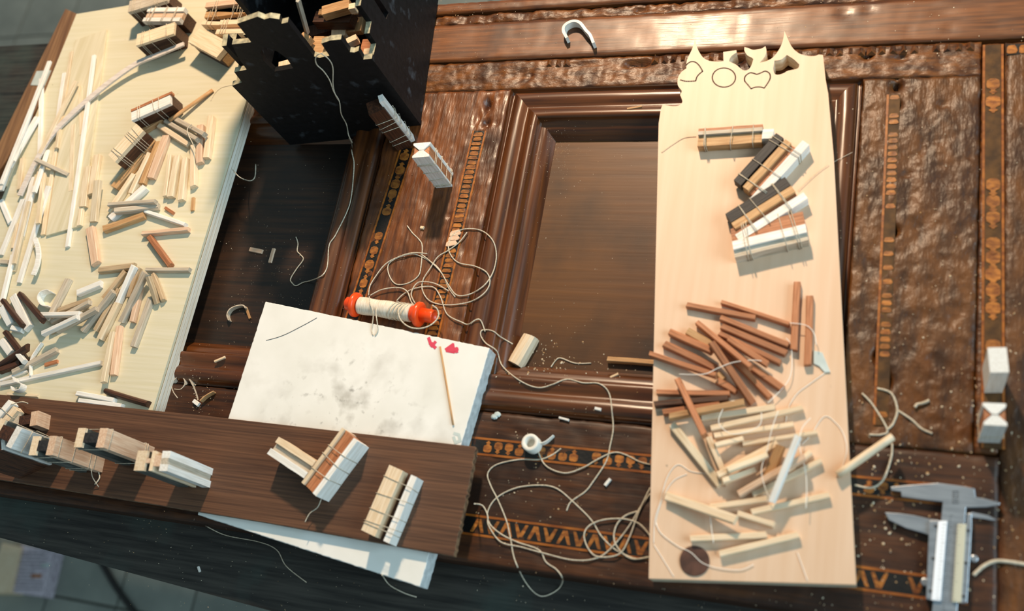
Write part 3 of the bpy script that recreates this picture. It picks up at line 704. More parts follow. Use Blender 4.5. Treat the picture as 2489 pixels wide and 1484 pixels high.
sticks('B', [
 ('long pale strip along the plywood left edge, lowest of the pile', 250,40, 30,560, 34, 'pale'),
 ('tan strip end showing between white strips near the plywood edge', 195,310, 165,590, 34, 'pale'),
 ('short broad white strip end beside the plywood left edge', 0,690, 85,890, 50, 'white'),
 ('thin pale strip crossing low behind the long white strips', 150,900, 105,1120, 24, 'pale'),
 ('narrow pale strip running beside the veneer sheet left edge', 500,200, 380,1000, 36, 'pale'),
 ('slim tan strip under the white strips at the pile middle', 350,420, 115,1330, 32, 'pale'),
 ('white strip ending square low on the plywood, right of pile', 430,560, 165,1430, 40, 'white'),
 ('long white strip reaching lowest of the pile', 290,480, 40,1480, 36, 'white'),
 ('pale strip with a square lower end beside the veneer sheet', 390,440, 335,900, 42, 'pale'),
 ('long white strip slanting to the plywood left edge', 200,680, 0,1180, 38, 'white'),
 ('short grey stub at the plywood left edge under strips', 0,1240, 70,1245, 40, 'grey'),
 ('white strip lying between two longer ones, lower pile', 300,560, 190,1010, 30, 'white'),
 ('pale strip parallel to the lowest white strip, lower pile', 250,700, 118,1260, 32, 'pale'),
 ('slender white strip crossing beneath the bent strip', 420,240, 300,620, 34, 'white'),
 ('slender pale strip close to the plywood left corner', 95,330, 0,600, 40, 'white'),
 ('white strip running off the photo at lower left of pile', 110,1180, 0,1640, 40, 'white'),
], Z_PLY, GL, name='wood_strip', cat='strip', th=2.2)
sticks('A', [
 ('white saw-toothed strip standing upright in the pile', 365,705, 350,1380, 36, 'white'),
 ('second saw-toothed white strip, right of the first', 575,655, 500,1180, 36, 'white'),
 ('thin pale strip with its tip farthest up beside the veneer sheet', 640,465, 500,1330, 30, 'pale'),
 ('broad white strip at the left edge of the pile', 330,1050, 70,1500, 48, 'white'),
 ('slim white strip at the outer edge of the strip pile', 320,860, 110,1450, 28, 'white'),
 ('white strip whose tip overhangs the brown wooden strip', 440,550, 0,1660, 30, 'white'),
 ('straight pale strip slanting across the middle of the pile', 680,725, 355,1380, 36, 'pale'),
 ('pinkish short strip lying on the veneer sheet under the bent strip', 720,780, 735,1210, 44, 'pale'),
 ('pale knotty strip with bark edge lying on the veneer', 660,1120, 635,1720, 46, 'pale'),
 ('long thin white strip lying along the veneer sheet', 840,495, 600,2220, 34, 'white'),
], Z_PLY, GL, name='wood_strip', cat='strip', th=2.4)
sticks('B', [
 ('pink-brown stick right of the veneer sheet, uppermost', 870,280, 815,630, 62, 'pale'),
 ('pale square stick lying on the long thin white strip', 785,385, 740,745, 62, 'pale'),
 ('pale square stick right of the pink-brown stick', 870,505, 830,875, 64, 'pale'),
 ('short pale stub at the veneer sheet lower corner', 725,765, 705,915, 36, 'pale'),
 ('short dark-ended pale stick lying across the long strips', 315,320, 605,455, 44, 'grey'),
], Z_PLY, 'short sticks beside the veneer sheet', th=3.6)

def ribbon(path3, wvec, th, name, matn, label, cat, group=None):
    """a bent strip: path of points (mm), width vector, thickness"""
    P = catmull(path3, 6); b = P[len(P)//2]; base = Vector((b.x, b.y, min(p.z for p in P))); rs = []
    for i, p in enumerate(P):
        t = (P[min(i+1, len(P)-1)]-P[max(i-1, 0)]).normalized(); W = Vector(wvec(i/(len(P)-1))) if callable(wvec) else Vector(wvec)
        W = W-t*W.dot(t); n = t.cross(W).normalized()*th/2; q = p-base
        rs.append([q-W/2-n, q+W/2-n, q+W/2+n, q-W/2+n])
    return MB().rings(rs, 0, False, True).build(name, matn, None, frame(base), label=label, cat=cat, group=group)
bz = [23, 22, 20, 18, 17, 17, 17]
bp = [at(x, y, z) for (x, y), z in zip([(447,107),(385,133),(323,160),(229,230),(135,318),(86,395),(48,475)], bz)]
def bw(t):
    return Vector((-.75, -.66, 0))*(3.4+2.8*t) if False else Vector((.62, -.78, 0))*(4.0+3.0*t)
ribbon(bp, bw, 1.6, 'bent_strip', 'ash', 'long bent pinkish-grey strip arching across the plywood', 'strip')
ribbon([at(86,580,18), at(92,600,18), at(94,622,18), at(90,645,18), at(81,668,18)], (4.2, .5, 0), 1.6, 'bent_strip', 'white', 'short curved white strip lying alone below the strip pile', 'strip')

GS = 'short sticks scattered on the plywood'
sticks('B', [
 ('pale stick in the right row, shaded under the longer upright one', 1800,10, 1790,350, 60, 'pink'),
 ('thin pale stick at far side of the row of three upright sticks', 1525,275, 1480,650, 36, 'pale'),
 ('pale thick stick in the middle of the row of three upright sticks', 1590,285, 1525,655, 62, 'pale'),
 ('pale stick at the right of the row of three upright sticks', 1660,310, 1622,685, 58, 'pale'),
 ('pale stick standing right of the row of three, under a thread loop', 1735,190, 1733,560, 58, 'cream'),
 ('two-tone brown and grey stick below the glossy tied bundle', 1285,265, 1020,570, 70, 'tan'),
 ('slim pale stick between brown-edged neighbours left of the row', 1340,260, 1170,625, 44, 'pale'),
 ('brownish stick fanned beside the broad pinkish one', 1420,160, 1270,535, 52, 'tan'),
 ('broad pinkish stick slanting above the row of three', 1490,105, 1350,485, 62, 'pink'),
 ('pale slanting stick below the two-tone stick', 1200,450, 970,790, 52, 'pale'),
 ('pale stub slanting under the pair of crossed grey sticks', 1300,565, 985,850, 56, 'white'),
 ('thin grey stick on top of the crossed pair', 970,725, 1390,695, 34, 'grey'),
 ('rounded grey stick below the thin grey one', 1020,780, 1415,735, 52, 'grey'),
 ('brown-topped stick with grey striped side below the crossed pair', 925,945, 1290,815, 62, 'tan'),
 ('pale wedge pointing right above the plywood shadow', 1300,785, 1660,905, 38, 'white'),
 ('pale splintered stick whose left end is dark', 1275,985, 1690,945, 40, 'pink'),
 ('red-brown flat stick slanting alone on the plywood', 1335,1015, 1525,1275, 62, 'brown'),
 ('pink stick with a white splintered side, lying alone', 800,935, 850,1255, 80, 'pink'),
 ('tiny brown chip near the row of upright sticks', 1485,755, 1560,805, 32, 'brown', dict(name='wood_chip', cat='chip', th=2)),
 ('tiny upright tan chip near the plywood right edge', 1738,665, 1728,780, 30, 'tan', dict(name='wood_chip', cat='chip', th=2)),
], Z_PLY, GS, th=4.6)
sticks('A', [
 ('topmost pale stick at the right, longest of its row', 1895,1040, 1850,1415, 58, 'cream'),
 ('pale slanting stick lowest of three under the thread loop', 1425,1125, 1690,1295, 56, 'cream'),
 ('grey-sided slanting stick, middle of three under the thread loop', 1485,1085, 1770,1250, 48, 'grey'),
 ('grey-sided slanting stick, upper of three under the thread loop', 1580,1070, 1835,1205, 48, 'grey'),
 ('brown flat stick lying under the bundle with orange end', 1475,1030, 1270,1165, 70, 'tan', dict(mx=0)),
 ('slim round brown dowel pointing to the black tower', 1910,805, 1515,1080, 32, 'tan', dict(kind='round', th=2.4, name='dowel', cat='dowel')),
], Z_PLY, GS, th=4.6)

GF = 'sticks heaped in a fan on the plywood'
sticks('C', [
 ('tan stick forming the left arm of the fan heap', 885,55, 1200,15, 60, 'beige'),
 ('long grey stick forming the right arm of the fan heap', 1310,50, 1700,50, 40, 'grey'),
 ('slim tan stick at the left of the fan', 1120,65, 925,310, 46, 'beige'),
 ('grey-pink stick alone at the right below the fan', 1350,305, 1190,745, 50, 'grey'),
 ('pink stick hanging from the fan centre', 1255,200, 1180,520, 46, 'pink'),
 ('long grey stick, leftmost lower ray of the fan', 1010,240, 735,600, 44, 'grey'),
 ('tan ray of the fan with a dark gap beside it', 1065,225, 850,600, 44, 'beige'),
 ('whitish ray at the top of the fan', 1200,10, 1055,345, 48, 'white'),
 ('splintered pale ray with white flakes at its lower end', 1050,350, 890,675, 60, 'pale'),
 ('narrow tan ray in the middle of the fan', 1240,30, 1150,300, 40, 'beige'),
 ('bluish grey ray lying on top of the fan', 1300,70, 1085,520, 54, 'grey'),
 ('tan stick right of the fan centre, left of a touching pair', 1320,95, 1400,340, 42, 'beige'),
 ('tan stick right of the fan centre, right of a touching pair', 1370,90, 1460,325, 42, 'beige'),
 ('brown sliver between two upright pale sticks below the fan', 990,650, 960,1000, 34, 'beige', dict(th=2.2)),
 ('pale upright stick below the fan, left of two', 1005,615, 920,1065, 44, 'pale'),
 ('pink upright stick below the fan, right of two', 1065,560, 1010,1000, 54, 'pink'),
 ('dark brown rounded stick near the plywood lower right corner', 935,1140, 1315,1255, 62, 'dark', dict(kind='half', th=5.5)),
 ('white stick at the plywood lower edge, upper of two', 685,1165, 1020,1230, 46, 'white'),
 ('white stick at the plywood lower edge, lower of two', 705,1230, 1090,1280, 46, 'white'),
 ('thin pale sliver lying against the brown board far edge', 60,1172, 335,1190, 26, 'pale', dict(th=2)),
], Z_PLY, GF, th=4.2)
GW = 'sticks heaped at the plywood left edge'
sticks('C', [
 ('flat white striped stick end pointing right in the left heap', 690,260, 900,175, 56, 'white'),
 ('grey stick standing steep in the left heap', 605,135, 420,510, 52, 'grey'),
 ('tan stick of the left heap, upper of four parallel', 520,420, 790,325, 46, 'beige'),
 ('grey-tan stick of the left heap, second of four parallel', 460,520, 800,340, 38, 'grey'),
 ('tan stick of the left heap, third of four parallel', 440,605, 790,420, 44, 'beige'),
 ('pale stick of the left heap, lowest of four parallel', 505,595, 860,400, 44, 'grey'),
 ('white-edged stick reaching lowest left of the left heap', 375,625, 690,475, 40, 'white'),
 ('white stick lying across the top of the left heap', 350,455, 710,445, 44, 'white'),
 ('dark brown stick slanting right in the upper left pile', 165,270, 375,510, 56, 'dark'),
 ('pale grey striped block between dark sticks in the upper left pile', 110,290, 245,575, 84, 'white'),
 ('dark stick at the photo edge in the upper left pile', 10,325, 190,555, 48, 'dark'),
 ('pale grey striped block cut by the photo edge, upper of two', 0,380, 85,535, 84, 'white'),
 ('small white block under the striped block', 95,575, 190,595, 56, 'white'),
 ('dark brown stick slanting down in the lower left pile', 35,610, 235,880, 50, 'dark'),
 ('pale grey striped block cut by the photo edge, lower of two', 0,690, 85,805, 80, 'white'),
 ('small white striped stub under the dark sticks', 150,810, 205,880, 50, 'white'),
 ('long pale straight strip running to the left photo edge', 0,1085, 905,890, 42, 'white', dict(th=3)),
 ('thin white strip beside the dark sticks, touching the long pale strip', 0,1050, 240,965, 22, 'white', dict(th=2)),
 ('dark brown stick lowest of the lower left pile', -20,960, 170,890, 54, 'dark'),
 ('thick dark brown stick topmost of the lower left pile', -10,905, 235,740, 56, 'dark', dict(kind='half')),
 ('tan stick leaning up right from the lower left pile', 105,975, 500,770, 44, 'grey'),
 ('small orange-brown chip beside the lower left pile', 400,910, 512,878, 30, 'brown', dict(name='wood_chip', cat='chip', th=2)),
], Z_PLY, GW, th=4.2)

# ---- on the dark brown board
GD = 'I-shaped bundles standing on the dark brown board'
bundle('pale double-strip bundle lying at the left edge of the brown board', (-12, 1032), (30, 982), Z_BOARD, 16, [(Rc(-6,6,0,9),'dark',0,0,'core'), (Rc(-8,-2,9,16),'cream'), (Rc(1,6,9,16),'white')], (.7,), GD)
bundle('short dark-notched block standing behind the leftmost bundles', (60, 1020), None, Z_BOARD, 0, H_sec(22, 11, 6, 'grey', 'dark', 'pink', 2), (), GD, standing=(13, .25))
bundle('standing bundle with pink ridged flange at the board left end', (14, 1052), None, Z_BOARD, 0, H_sec(21, 15, 5, 'cream', 'dark', 'white', 3), (.3, .8), GD, standing=(50, 2.9+math.pi))
bundle('brown-sided standing bundle with white lower edge cut by the photo edge', (-34, 1096), None, Z_BOARD, 0, [(Rc(-12,12,0,5),'dark',0,0,'core'), (Rc(-13,13,5,8),'dark'), (Rc(-15,-12,0,8),'white')], (), GD, standing=(46, .5))
bundle('standing I-shaped bundle with orange thread-wrapped side, second along board', (104, 1082), None, Z_BOARD, 0, H_sec(19, 13, 5.5, 'cream', 'black', 'pink', 3), (.2, .3, .62, .9), GD, standing=(50, .12),
       tails=[[(-12, -9, 2), (-14, -10, 9), (-19, -8, 12), (-24, -10, 17)]])
bundle('tallest standing I-shaped bundle with pale ridged side on the board', (221, 1063), None, Z_BOARD, 0, H_sec(23, 13, 6, 'cream', 'black', 'pink', 3.2), (.15, .2, .9), GD, standing=(50, .1))
bundle('white standing I-shaped bundle, rightmost of the standing row', (371, 1119), None, Z_BOARD, 0, [(Rc(-12, -6, 0, 4.6), 'white'), (Rc(-11, -6, 4.6, 8.6), 'grey'), (Rc(-12, -6, 8.6, 13), 'white'), (Rc(-6, -1, 3, 10), 'pink', 0, 0, 'core'), (Rc(-1, 1.5, 0, 13), 'cream'), (Rc(1.5, 5, 5, 8), 'pink', 0, 0, 'core'), (Rc(5, 12.5, 0, 13), 'dkgrey', 0, -2), (Rc(5, 12.5, 0, 13), 'cream', 999, 0, 'strip_end')], (), GD, standing=(48, .1))
GV = 'bundles lying on the dark brown board'
bundle('pale bundle with olive groove, left arm of the V on board', px('H',500,250), px('H',775,430), Z_BOARD, 17, [(Rc(-6.5,-2.2,3,17),'white'), (Rc(-2.2,2.4,5,14.5),'grey',0,0,'core'), (Rc(2.4,6.5,3,17),'cream'), (Rc(-5,5,0,5),'dark')], (), GV)
bundle('brown-topped bundle with white side, right arm of the V on board', px('H',760,570), px('H',1065,160), Z_BOARD, 17,
       [(Rc(-8.5,-5,0,17),'white'), (Rc(-5,-3.4,3,16.4),'brown'), (Rc(-3.4,4,5,15),'brown',0,0,'core'), (Rc(4,6.4,0,17),'cream')], (.3, .5, .7), GV,
       tails=[[(-22, -6, 6), (-28, -7, 5), (-34, -5, 5), (-40, -6, 5)]])
bundle('cream slab and white strip bundle with open thread lacing near board end', px('H',1260,930), px('H',1470,440), Z_BOARD, 12,
       [(Rc(0,10.5,0,12),'cream'), (Rc(-5.5,0,0,4),'dark',0,0,'core'), (Rc(-10,-5.6,0,10.5),'white')], (.12, .2, .35, .62, .8), GV)

# ---- on the door
GO = 'bundles standing upright on the door'
bundle('upright bow-tie sectioned bundle wrapped with white thread near the tower', (1024, 364), None, 0, 0, BOW, (.08, .12, .3, .52, .72, .78), GO, standing=(44, .12))
bundle('upright dark slab bundle with bluish white strip against the tower front', (912, 258), None, 0, 0, [(Rc(-5,6,0,9),'dark',0,0,'core'), (Rc(-6,6,9,11),'dark'), (Rc(-8.6,-5,2,8),'white',0,5)], (.15, .3, .5, .66, .72), GO, standing=(50, .45))
bundle('upright white block with plain top at the right photo edge, farther of two', (2427, 874), None, 0, 0, [(Rc(-4.6,4.6,0,14),'white',0,0,'strip')], (), GO, standing=(36, .1))
bundle('upright bow-tie sectioned white block at the right edge, nearer of two', (2418, 1006), None, 0, 0, [([(u*.9, v*1.05) for u, v in q[0]],)+q[1:] for q in BOW], (.4,), GO, standing=(35, .05))
stick('short pale ridged block lying beside the panel moulding', (1285, 812), (1246, 880), 40, 'cream', -14, th=8, kind='half', name='wood_block', cat='block')
stick('orange-brown stick lying in the panel, end under the plank', px('N',770,228), px('N',1040,248), 30/2.05, 'tan', -14, th=4)

# ---- on the pale plank
GP = 'tied bundles on the pale plank'
bundle('tan tied bundle lying level with a translucent white end', px('K',560,215), px('K',1205,172), Z_PLANK, 9,
       [(Rc(-6,1,0,7),'tan'), (Rc(1.5,4,0,9),'grey'), (Rc(4,6,0,9),'brown'), (Rc(-4,3,1,8),'white',41,7,'end_block')], (.1, .13, .5, .85), GP)
bundle('steepest tied bundle with black, tan and white sticks on plank', px('K',1075,760), px('K',1505,285), Z_PLANK, 9,
       [(Rc(7,13,2,9),'black'), (Rc(0.6,5.4,1,9),'tan'), (Rc(-3,0.4,0,6.5),'brown'), (Rc(-9,-3.4,0,8.5),'white',-4,6)], (.1, .14, .45, .88, .92), GP)
bundle('slanting tied bundle with black, tan and white sticks below the steepest', px('K',925,1120), px('K',1525,745), Z_PLANK, 9,
       [(Rc(4,11,1,9),'black'), (Rc(-1.4,3.4,1,9),'tan'), (Rc(-4,-1.6,0,6.5),'brown'), (Rc(-9.5,-4.2,0,8),'white',-2,4)], (.2, .23, .45, .78, .8), GP)
bundle('brown slab and grooved grey strip bundle, lowest of those on plank', px('K',905,1270), px('K',1640,1095), Z_PLANK, 11,
       [(Rc(1,11,0,7.5),'brown'), (Rc(-5,.6,0,11),'white'), (Rc(-9.5,-5.4,0,9),'grey')], (.16, .19, .22, .7, .86, .89), GP)

GE = 'red-brown sticks heaped on the plank'
sticks('L', [
 ('red-brown stick at top of heap, lower of the two slanting right', 752,325, 1335,515, 36, 'brown'),
 ('red-brown stick uppermost left, lying over another end', 455,350, 1045,460, 44, 'brown'),
 ('upright red-brown stick, nearer the heap of two', 1405,155, 1375,735, 62, 'brown'),
 ('upright red-brown stick, outermost of two on the right', 1512,275, 1493,865, 64, 'brown'),
 ('red-brown stick of the right fan, highest of three parallel', 745,460, 1330,695, 50, 'brown'),
 ('thick red-brown stick with dark side, middle of three parallel', 755,535, 1310,765, 54, 'brown'),
 ('red-brown stick of the right fan, lowest of three parallel', 735,595, 1260,845, 44, 'brown'),
 ('orange-brown stick, uppermost left of the three stepped ends', 460,575, 660,690, 64, 'tan'),
 ('orange-brown ridged stick, middle of the three stepped ends', 315,585, 680,745, 62, 'brown'),
 ('orange-brown ridged stick, lowest of the three stepped ends', 262,685, 700,890, 62, 'brown'),
 ('short red-brown stick lying under the crossing sticks', 815,640, 1150,860, 54, 'brown'),
 ('red-brown stick ending at the lower right of the heap', 1020,885, 1275,1065, 60, 'brown'),
 ('red-brown stick crossing long under the thickest slanting one', 765,730, 1170,1140, 54, 'brown'),
 ('brown stub under the thickest slanting stick', 715,1000, 880,1090, 56, 'brown'),
 ('small brown stub left of the thickest slanting stick', 725,935, 775,985, 50, 'tan'),
 ('red-brown stick whose end overhangs the plank left edge', 140,770, 710,955, 44, 'brown'),
 ('long red-brown stick from heap top to its right middle', 550,505, 1010,885, 50, 'brown'),
 ('thickest red-brown stick slanting through the heap, topmost', 660,660, 1020,1185, 66, 'brown'),
 ('red-brown stick lowest of the nearly level stack', 250,1275, 740,1210, 52, 'brown'),
 ('orange-brown stick at the lower front of the level stack', 305,1310, 950,1185, 56, 'tan'),
 ('dark-sided stick with orange end in the level stack', 175,1205, 810,1150, 54, 'dark'),
 ('flat red-brown stick on top of the level stack', 195,1100, 825,1110, 46, 'brown'),
 ('red-brown stick slanting down across the level stack', 380,1000, 610,1480, 58, 'brown'),
], Z_PLANK, GE, th=4.4)
GQ = 'pale sticks heaped near the plank lower end'
sticks('M', [
 ('pale stick with dark edge slanting down right, left side of heap', 285,215, 650,670, 56, 'pale'),
 ('cream stick slanting beside the dark-edged one', 560,310, 710,660, 46, 'cream'),
 ('cream stick topmost under the red-brown sticks', 510,165, 1060,85, 44, 'cream'),
 ('cream stick with a long shadow at heap upper right', 580,245, 1270,90, 40, 'cream'),
 ('cream stick third from the top of the pale heap', 605,300, 1200,215, 36, 'cream'),
 ('slim orange-lit stick in the upper pale heap', 820,362, 1380,275, 32, 'cream'),
 ('short cream stick at the left of the pale heap', 600,375, 810,325, 34, 'cream'),
 ('cream stick crossing the heap middle', 625,600, 1075,360, 50, 'cream'),
 ('short cream stick tucked left of the heap middle', 655,645, 900,560, 40, 'cream'),
 ('cream stick sloping gently behind the orange-tan piece', 700,560, 1000,445, 40, 'pale'),
 ('pale stick just right of the orange-tan piece', 1160,560, 1330,420, 40, 'cream'),
 ('orange-tan flat piece under the white stick', 1110,365, 1000,630, 70, 'tan'),
 ('pinkish stick crossing under the white stick', 795,735, 1290,455, 50, 'pink'),
 ('cream stick lowest right of the crossing pair', 895,745, 1410,485, 46, 'cream'),
 ('bluish white stick steepest and topmost of the pale heap', 1235,295, 1035,795, 52, 'white'),
 ('cream level stick above the tan-edged one', 575,835, 1000,775, 40, 'cream'),
 ('cream ridged stick pointing left with shadowed lower edge', 245,755, 770,935, 64, 'cream'),
 ('small cream stick right of the ridged one', 780,885, 1055,970, 44, 'cream'),
 ('cream stick with stepped shadow at lower right of heap', 885,875, 1470,745, 44, 'cream'),
 ('cream stick alone above the dark disc', 425,1075, 1000,1045, 46, 'cream'),
 ('lowest cream stick on the plank right of the dark disc', 645,1190, 1240,1045, 48, 'cream'),
], Z_PLANK, GQ, th=4.2)
stick('round pale dowel overhanging the plank right edge', px('M',1530,590), px('M',1945,300), 72/3.09, 'cream', Z_PLANK, th=6.5, kind='round', name='dowel', cat='dowel')
c = at(1688, 1362, Z_PLANK+.8)
MB().prism([(8.4*math.cos(k*math.pi/20), 8.4*math.sin(k*math.pi/20)) for k in range(40)], 0, .8).build('wooden_disc', 'knot', None, frame((c.x, c.y, Z_PLANK)), bevel=.2,
   label='dark brown round disc lying flat at the plank lower left', cat='disc')
stick('thin round orange-tan stick lying on the white tile', px('G',1645,502), px('G',1744,1092), 5.2, 'tan', Z_TILE, th=1.6, kind='round', name='thin_dowel', cat='dowel')

# ================================================================== SPOOL OF THREAD
A = at(843, 737, 8.8); B = at(1055, 769, 8.8); ax = (B-A); SL = ax.length
spool = empty('thread_spool', (A+B)/2-Vector((0, 0, 8.8)), ax, label='orange plastic spool wound with cream thread, lying above the white tile', cat='thread spool')
def lathe(prof_, n=28, hollow=None):
    m = MB(); m.rings([[(x-SL/2, r*math.cos(q*2*math.pi/n), 8.8+r*math.sin(q*2*math.pi/n)) for q in range(n)] for x, r in prof_], 0, True, hollow is None)
    return m
k = SL/212.0
lathe([(0,4.2),(.6,4.8),(5,5.0),(8,5.2)]).build('end_knob', 'plastic', spool)
lathe([(5.5,5.2),(5.6,8.2),(6.4,8.7),(8.2,8.7),(9,8.0),(9.6,5.4)]).build('flange', 'plastic', spool)
W0, W1 = 10.0, SL-17
pr = []
nn = 46
for q in range(nn+1):
    x = W0+(W1-W0)*q/nn; pr.append((x, 5.9+.16*(q % 2)+.25*math.sin(q*.31)-(1.2 if q in (0, nn) else 0)))
lathe(pr).build('thread_winding', 'wind', spool)
lathe([(W1,5.4),(W1+4.5,5.5)]).build('sleeve', 'plastic', spool)
lathe([(W1+3.6,5.4),(W1+3.8,8.2),(W1+4.6,8.7),(W1+6.4,8.7),(W1+7.2,8.0),(W1+7.4,5.4)]).build('flange', 'plastic', spool)
lathe([(W1+7,4.9),(SL-1,4.7),(SL,4.5),(SL,3.6),(SL-6,3.4),(SL-8,3.3)]).build('end_tube', 'plastic', spool)
for q in range(5):          # loose slanted turns
    m = MB(); x0 = W1-14+q*2.6-SL/2
    m.tube([(x0+2.4*math.cos(a*math.pi/12), 6.35*math.cos(a*math.pi/12), 8.8+6.35*math.sin(a*math.pi/12)) for a in range(25)], .32, 5)
    m.build('thread_turn', 'thread', spool)

# ================================================================== CALIPER
cz = 1.2
C0 = at(2310, 1320, cz)
cal = empty('caliper', (C0.x, C0.y, 0), label='steel vernier caliper with open jaws lying at the lower right', cat='caliper')
def cp(z, *a): return [(at(*p, z).x-C0.x, at(*p, z).y-C0.y) for p in pts('Q', *a)]
def cpart(name, z0, z1, matn, *a, bevel=.25): return MB().prism(cp(z1, *a), z0, z1).build(name, matn, cal, bevel=bevel)
bm1 = cpart('fixed_jaw_and_beam', 1.2, 4.4, 'metal', 165,138, 160,102, 400,80, 690,58, 1000,100, 1095,120, 1105,215, 1230,238, 1380,280, 1370,302, 1220,325, 1000,330, 985,500, 900,1484, 780,2600, 500,2600, 620,1484, 722,470, 740,268, 530,245, 280,210, 275,155)
cpart('sliding_jaw', .8, 4.0, 'metal', 95,385, 260,395, 430,420, 600,460, 690,470, 660,560, 620,650, 540,620, 330,560, 140,470)
cpart('inner_jaw', .4, 2.4, 'metal', 1060,380, 1130,395, 1250,420, 1345,470, 1290,475, 1180,455, 1060,440)
cpart('slider_rail', .6, 5.6, 'metal', 590,480, 690,475, 630,1370, 555,1345)
cpart('slider_rail', .6, 5.6, 'metal', 1000,520, 1062,540, 1010,1392, 940,1395)
cpart('slider_lug', .6, 5.0, 'metal', 1010,400, 1062,390, 1062,545, 1000,520)
pl1 = cpart('scale_plate', 4.4, 6.0, 'plate', 690,480, 790,480, 716,1370, 612,1362)
pl2 = cpart('scale_plate', 4.4, 6.0, 'plate2', 905,515, 1002,515, 946,1390, 845,1382)
def ticks(parent, z, x0, y0, x1, y1, ln, n, matn='mark', wd=.22):
    m = MB()
    for i in range(n+1):
        t = i/n; l = ln*(1 if i % 5 == 0 else .55)
        a = at(*px('Q', x0+(x1-x0)*t, y0+(y1-y0)*t), z); b = at(*px('Q', x0+(x1-x0)*t+l, y0+(y1-y0)*t+l*.03), z)
        n_ = Vector((0, wd/2, 0)); o = Vector((C0.x, C0.y, 0))
        m.add([a-n_-o, b-n_-o, b+n_-o, a+n_-o], [(0,1,2,3)])
    return m.build('graduations', matn, parent)
ticks(pl1, 6.06, 742,520, 668,1340, 34, 20); ticks(pl2, 6.06, 910,545, 850,1360, 34, 20); ticks(bm1, 4.46, 815,420, 735,1480, 40, 40)
m = MB()
for (x0, y0, x1, y1) in ((848,150,915,158), (848,150,852,290), (911,150,915,290), (848,284,915,290), (862,175,900,182), (862,175,868,225), (862,218,900,225), (895,190,900,225), (862,245,900,252), (862,262,900,268)):
    a = [at(*px('Q', x, y), 4.5) for x, y in ((x0, y0), (x1, y0), (x1, y1), (x0, y1))]; m.add([(p.x-C0.x, p.y-C0.y, p.z) for p in a], [(0,1,2,3)])
m.build('maker_mark', 'mark', bm1)
for x, y in ((662,540), (634,900), (603,1262), (1025,590), (998,950), (970,1320)):
    a = at(*px('Q', x, y), 5.6)
    MB().prism([(a.x-C0.x+.75*math.cos(q*math.pi/6), a.y-C0.y+.75*math.sin(q*math.pi/6)) for q in range(12)], 5.4, 6.1).build('screw', 'mark', cal)
for x, y, r in ((1090,900,1.9), (540,1160,2.1)):
    a = at(*px('Q', x, y), 3)
    MB().prism([(a.x-C0.x+r*math.cos(q*math.pi/8), a.y-C0.y+r*math.sin(q*math.pi/8)) for q in range(16)], 0.3, 3.4).build('thumb_screw', 'metal', cal, bevel=.4)

# ================================================================== THREADS
def thread(label, P, r=.44, matn='thread', up=None, name='thread', group='loose threads', lift=0.0, cat='thread'):
    up = r if up is None else up
    P2 = catmull([Vector((a, b, 0)) for a, b in P], 7)
    W = [on(p.x, p.y, up) for p in P2]
    z = [p.z for p in W]
    for it in range(3):
        zs = [sum(z[max(0, i-2):i+3])/len(z[max(0, i-2):i+3]) for i in range(len(z))]
        z = [max(a, surf(p.x, p.y)+up) for a, p in zip(zs, W)]
    W = [at(p.x, p.y, zz+lift) for p, zz in zip(P2, z)]
    b = W[len(W)//2].copy(); b.z = min(w_.z for w_ in W)-r
    return MB().tube([w_-b for w_ in W], r, 6).build(name, matn, None, frame(b), label=label, cat=cat, group=group)
# the thread hanging from the tower: free in front of the wall, then lying on the door
hang = []; EB = Vector((-e1.y, e1.x, 0))
for (a, b), zz, off in zip(pts('E', 950,505, 905,520, 885,560, 900,615, 960,672, 1020,760, 1060,870, 1112,962, 1130,1080, 1180,1180, 1200,1280, 1235,1355), (97, 96, 92, 86, 79, 69, 55, 44, 32, 21, 12, 1), range(12)):
    d_ = ray(a, b); hp = CAM+d_*((Pl-CAM).dot(EB)/d_.dot(EB)); hang.append(hp+(CAM-hp).normalized()*2.0 if hp.z > 2 else at(a, b, zz))
lay_ = [on(*p, .5) for p in pts('F', 950,40, 975,90, 990,220, 985,350, 965,520, 930,620, 850,780, 805,850, 795,970, 780,1040, 735,1090, 640,1125, 560,1155, 530,1140, 515,1105, 560,1030, 610,960, 590,925, 565,895, 570,840, 555,790)]
W = catmull(hang+lay_, 6)
for w_ in W: w_.z = max(w_.z, surf(w_.x, w_.y)+.6)
b = W[80].copy(); b.z = -14
MB().tube([w_-b for w_ in W], .45, 6).build('thread', 'thread', None, frame(b), label='long thread hanging from the tower notch onto the dark panel', cat='thread', group='loose threads')
W = []
for a, b in pts('E', 940,508, 1010,560, 1050,640, 1052,800, 1075,900, 1112,962):
    d_ = ray(a, b); hp = CAM+d_*((Pl-CAM).dot(EB)/d_.dot(EB)); W.append(hp+(CAM-hp).normalized()*1.6)
W = catmull(W, 6); b = W[0].copy()
MB().tube([w_-b for w_ in W], .42, 6).build('thread', 'thread', None, frame(b), label='short thread loop rejoining the hanging thread on the tower front', cat='thread', group='loose threads')
thread('short thread end curling beside the plywood edge on the dark panel', pts('F', 80,285, 130,340, 205,368, 245,340, 252,245), .4)
TG = 'tangled threads by the spool'
thread('thread with a small loop, upper left of the tangle by the spool', pts('F', 1390,705, 1430,760, 1480,810, 1503,860, 1495,1000, 1475,1080, 1400,1135, 1310,1145, 1260,1090, 1245,1010, 1290,960, 1400,920, 1480,930, 1600,1000, 1660,1080, 1700,1170, 1750,1240), group=TG)
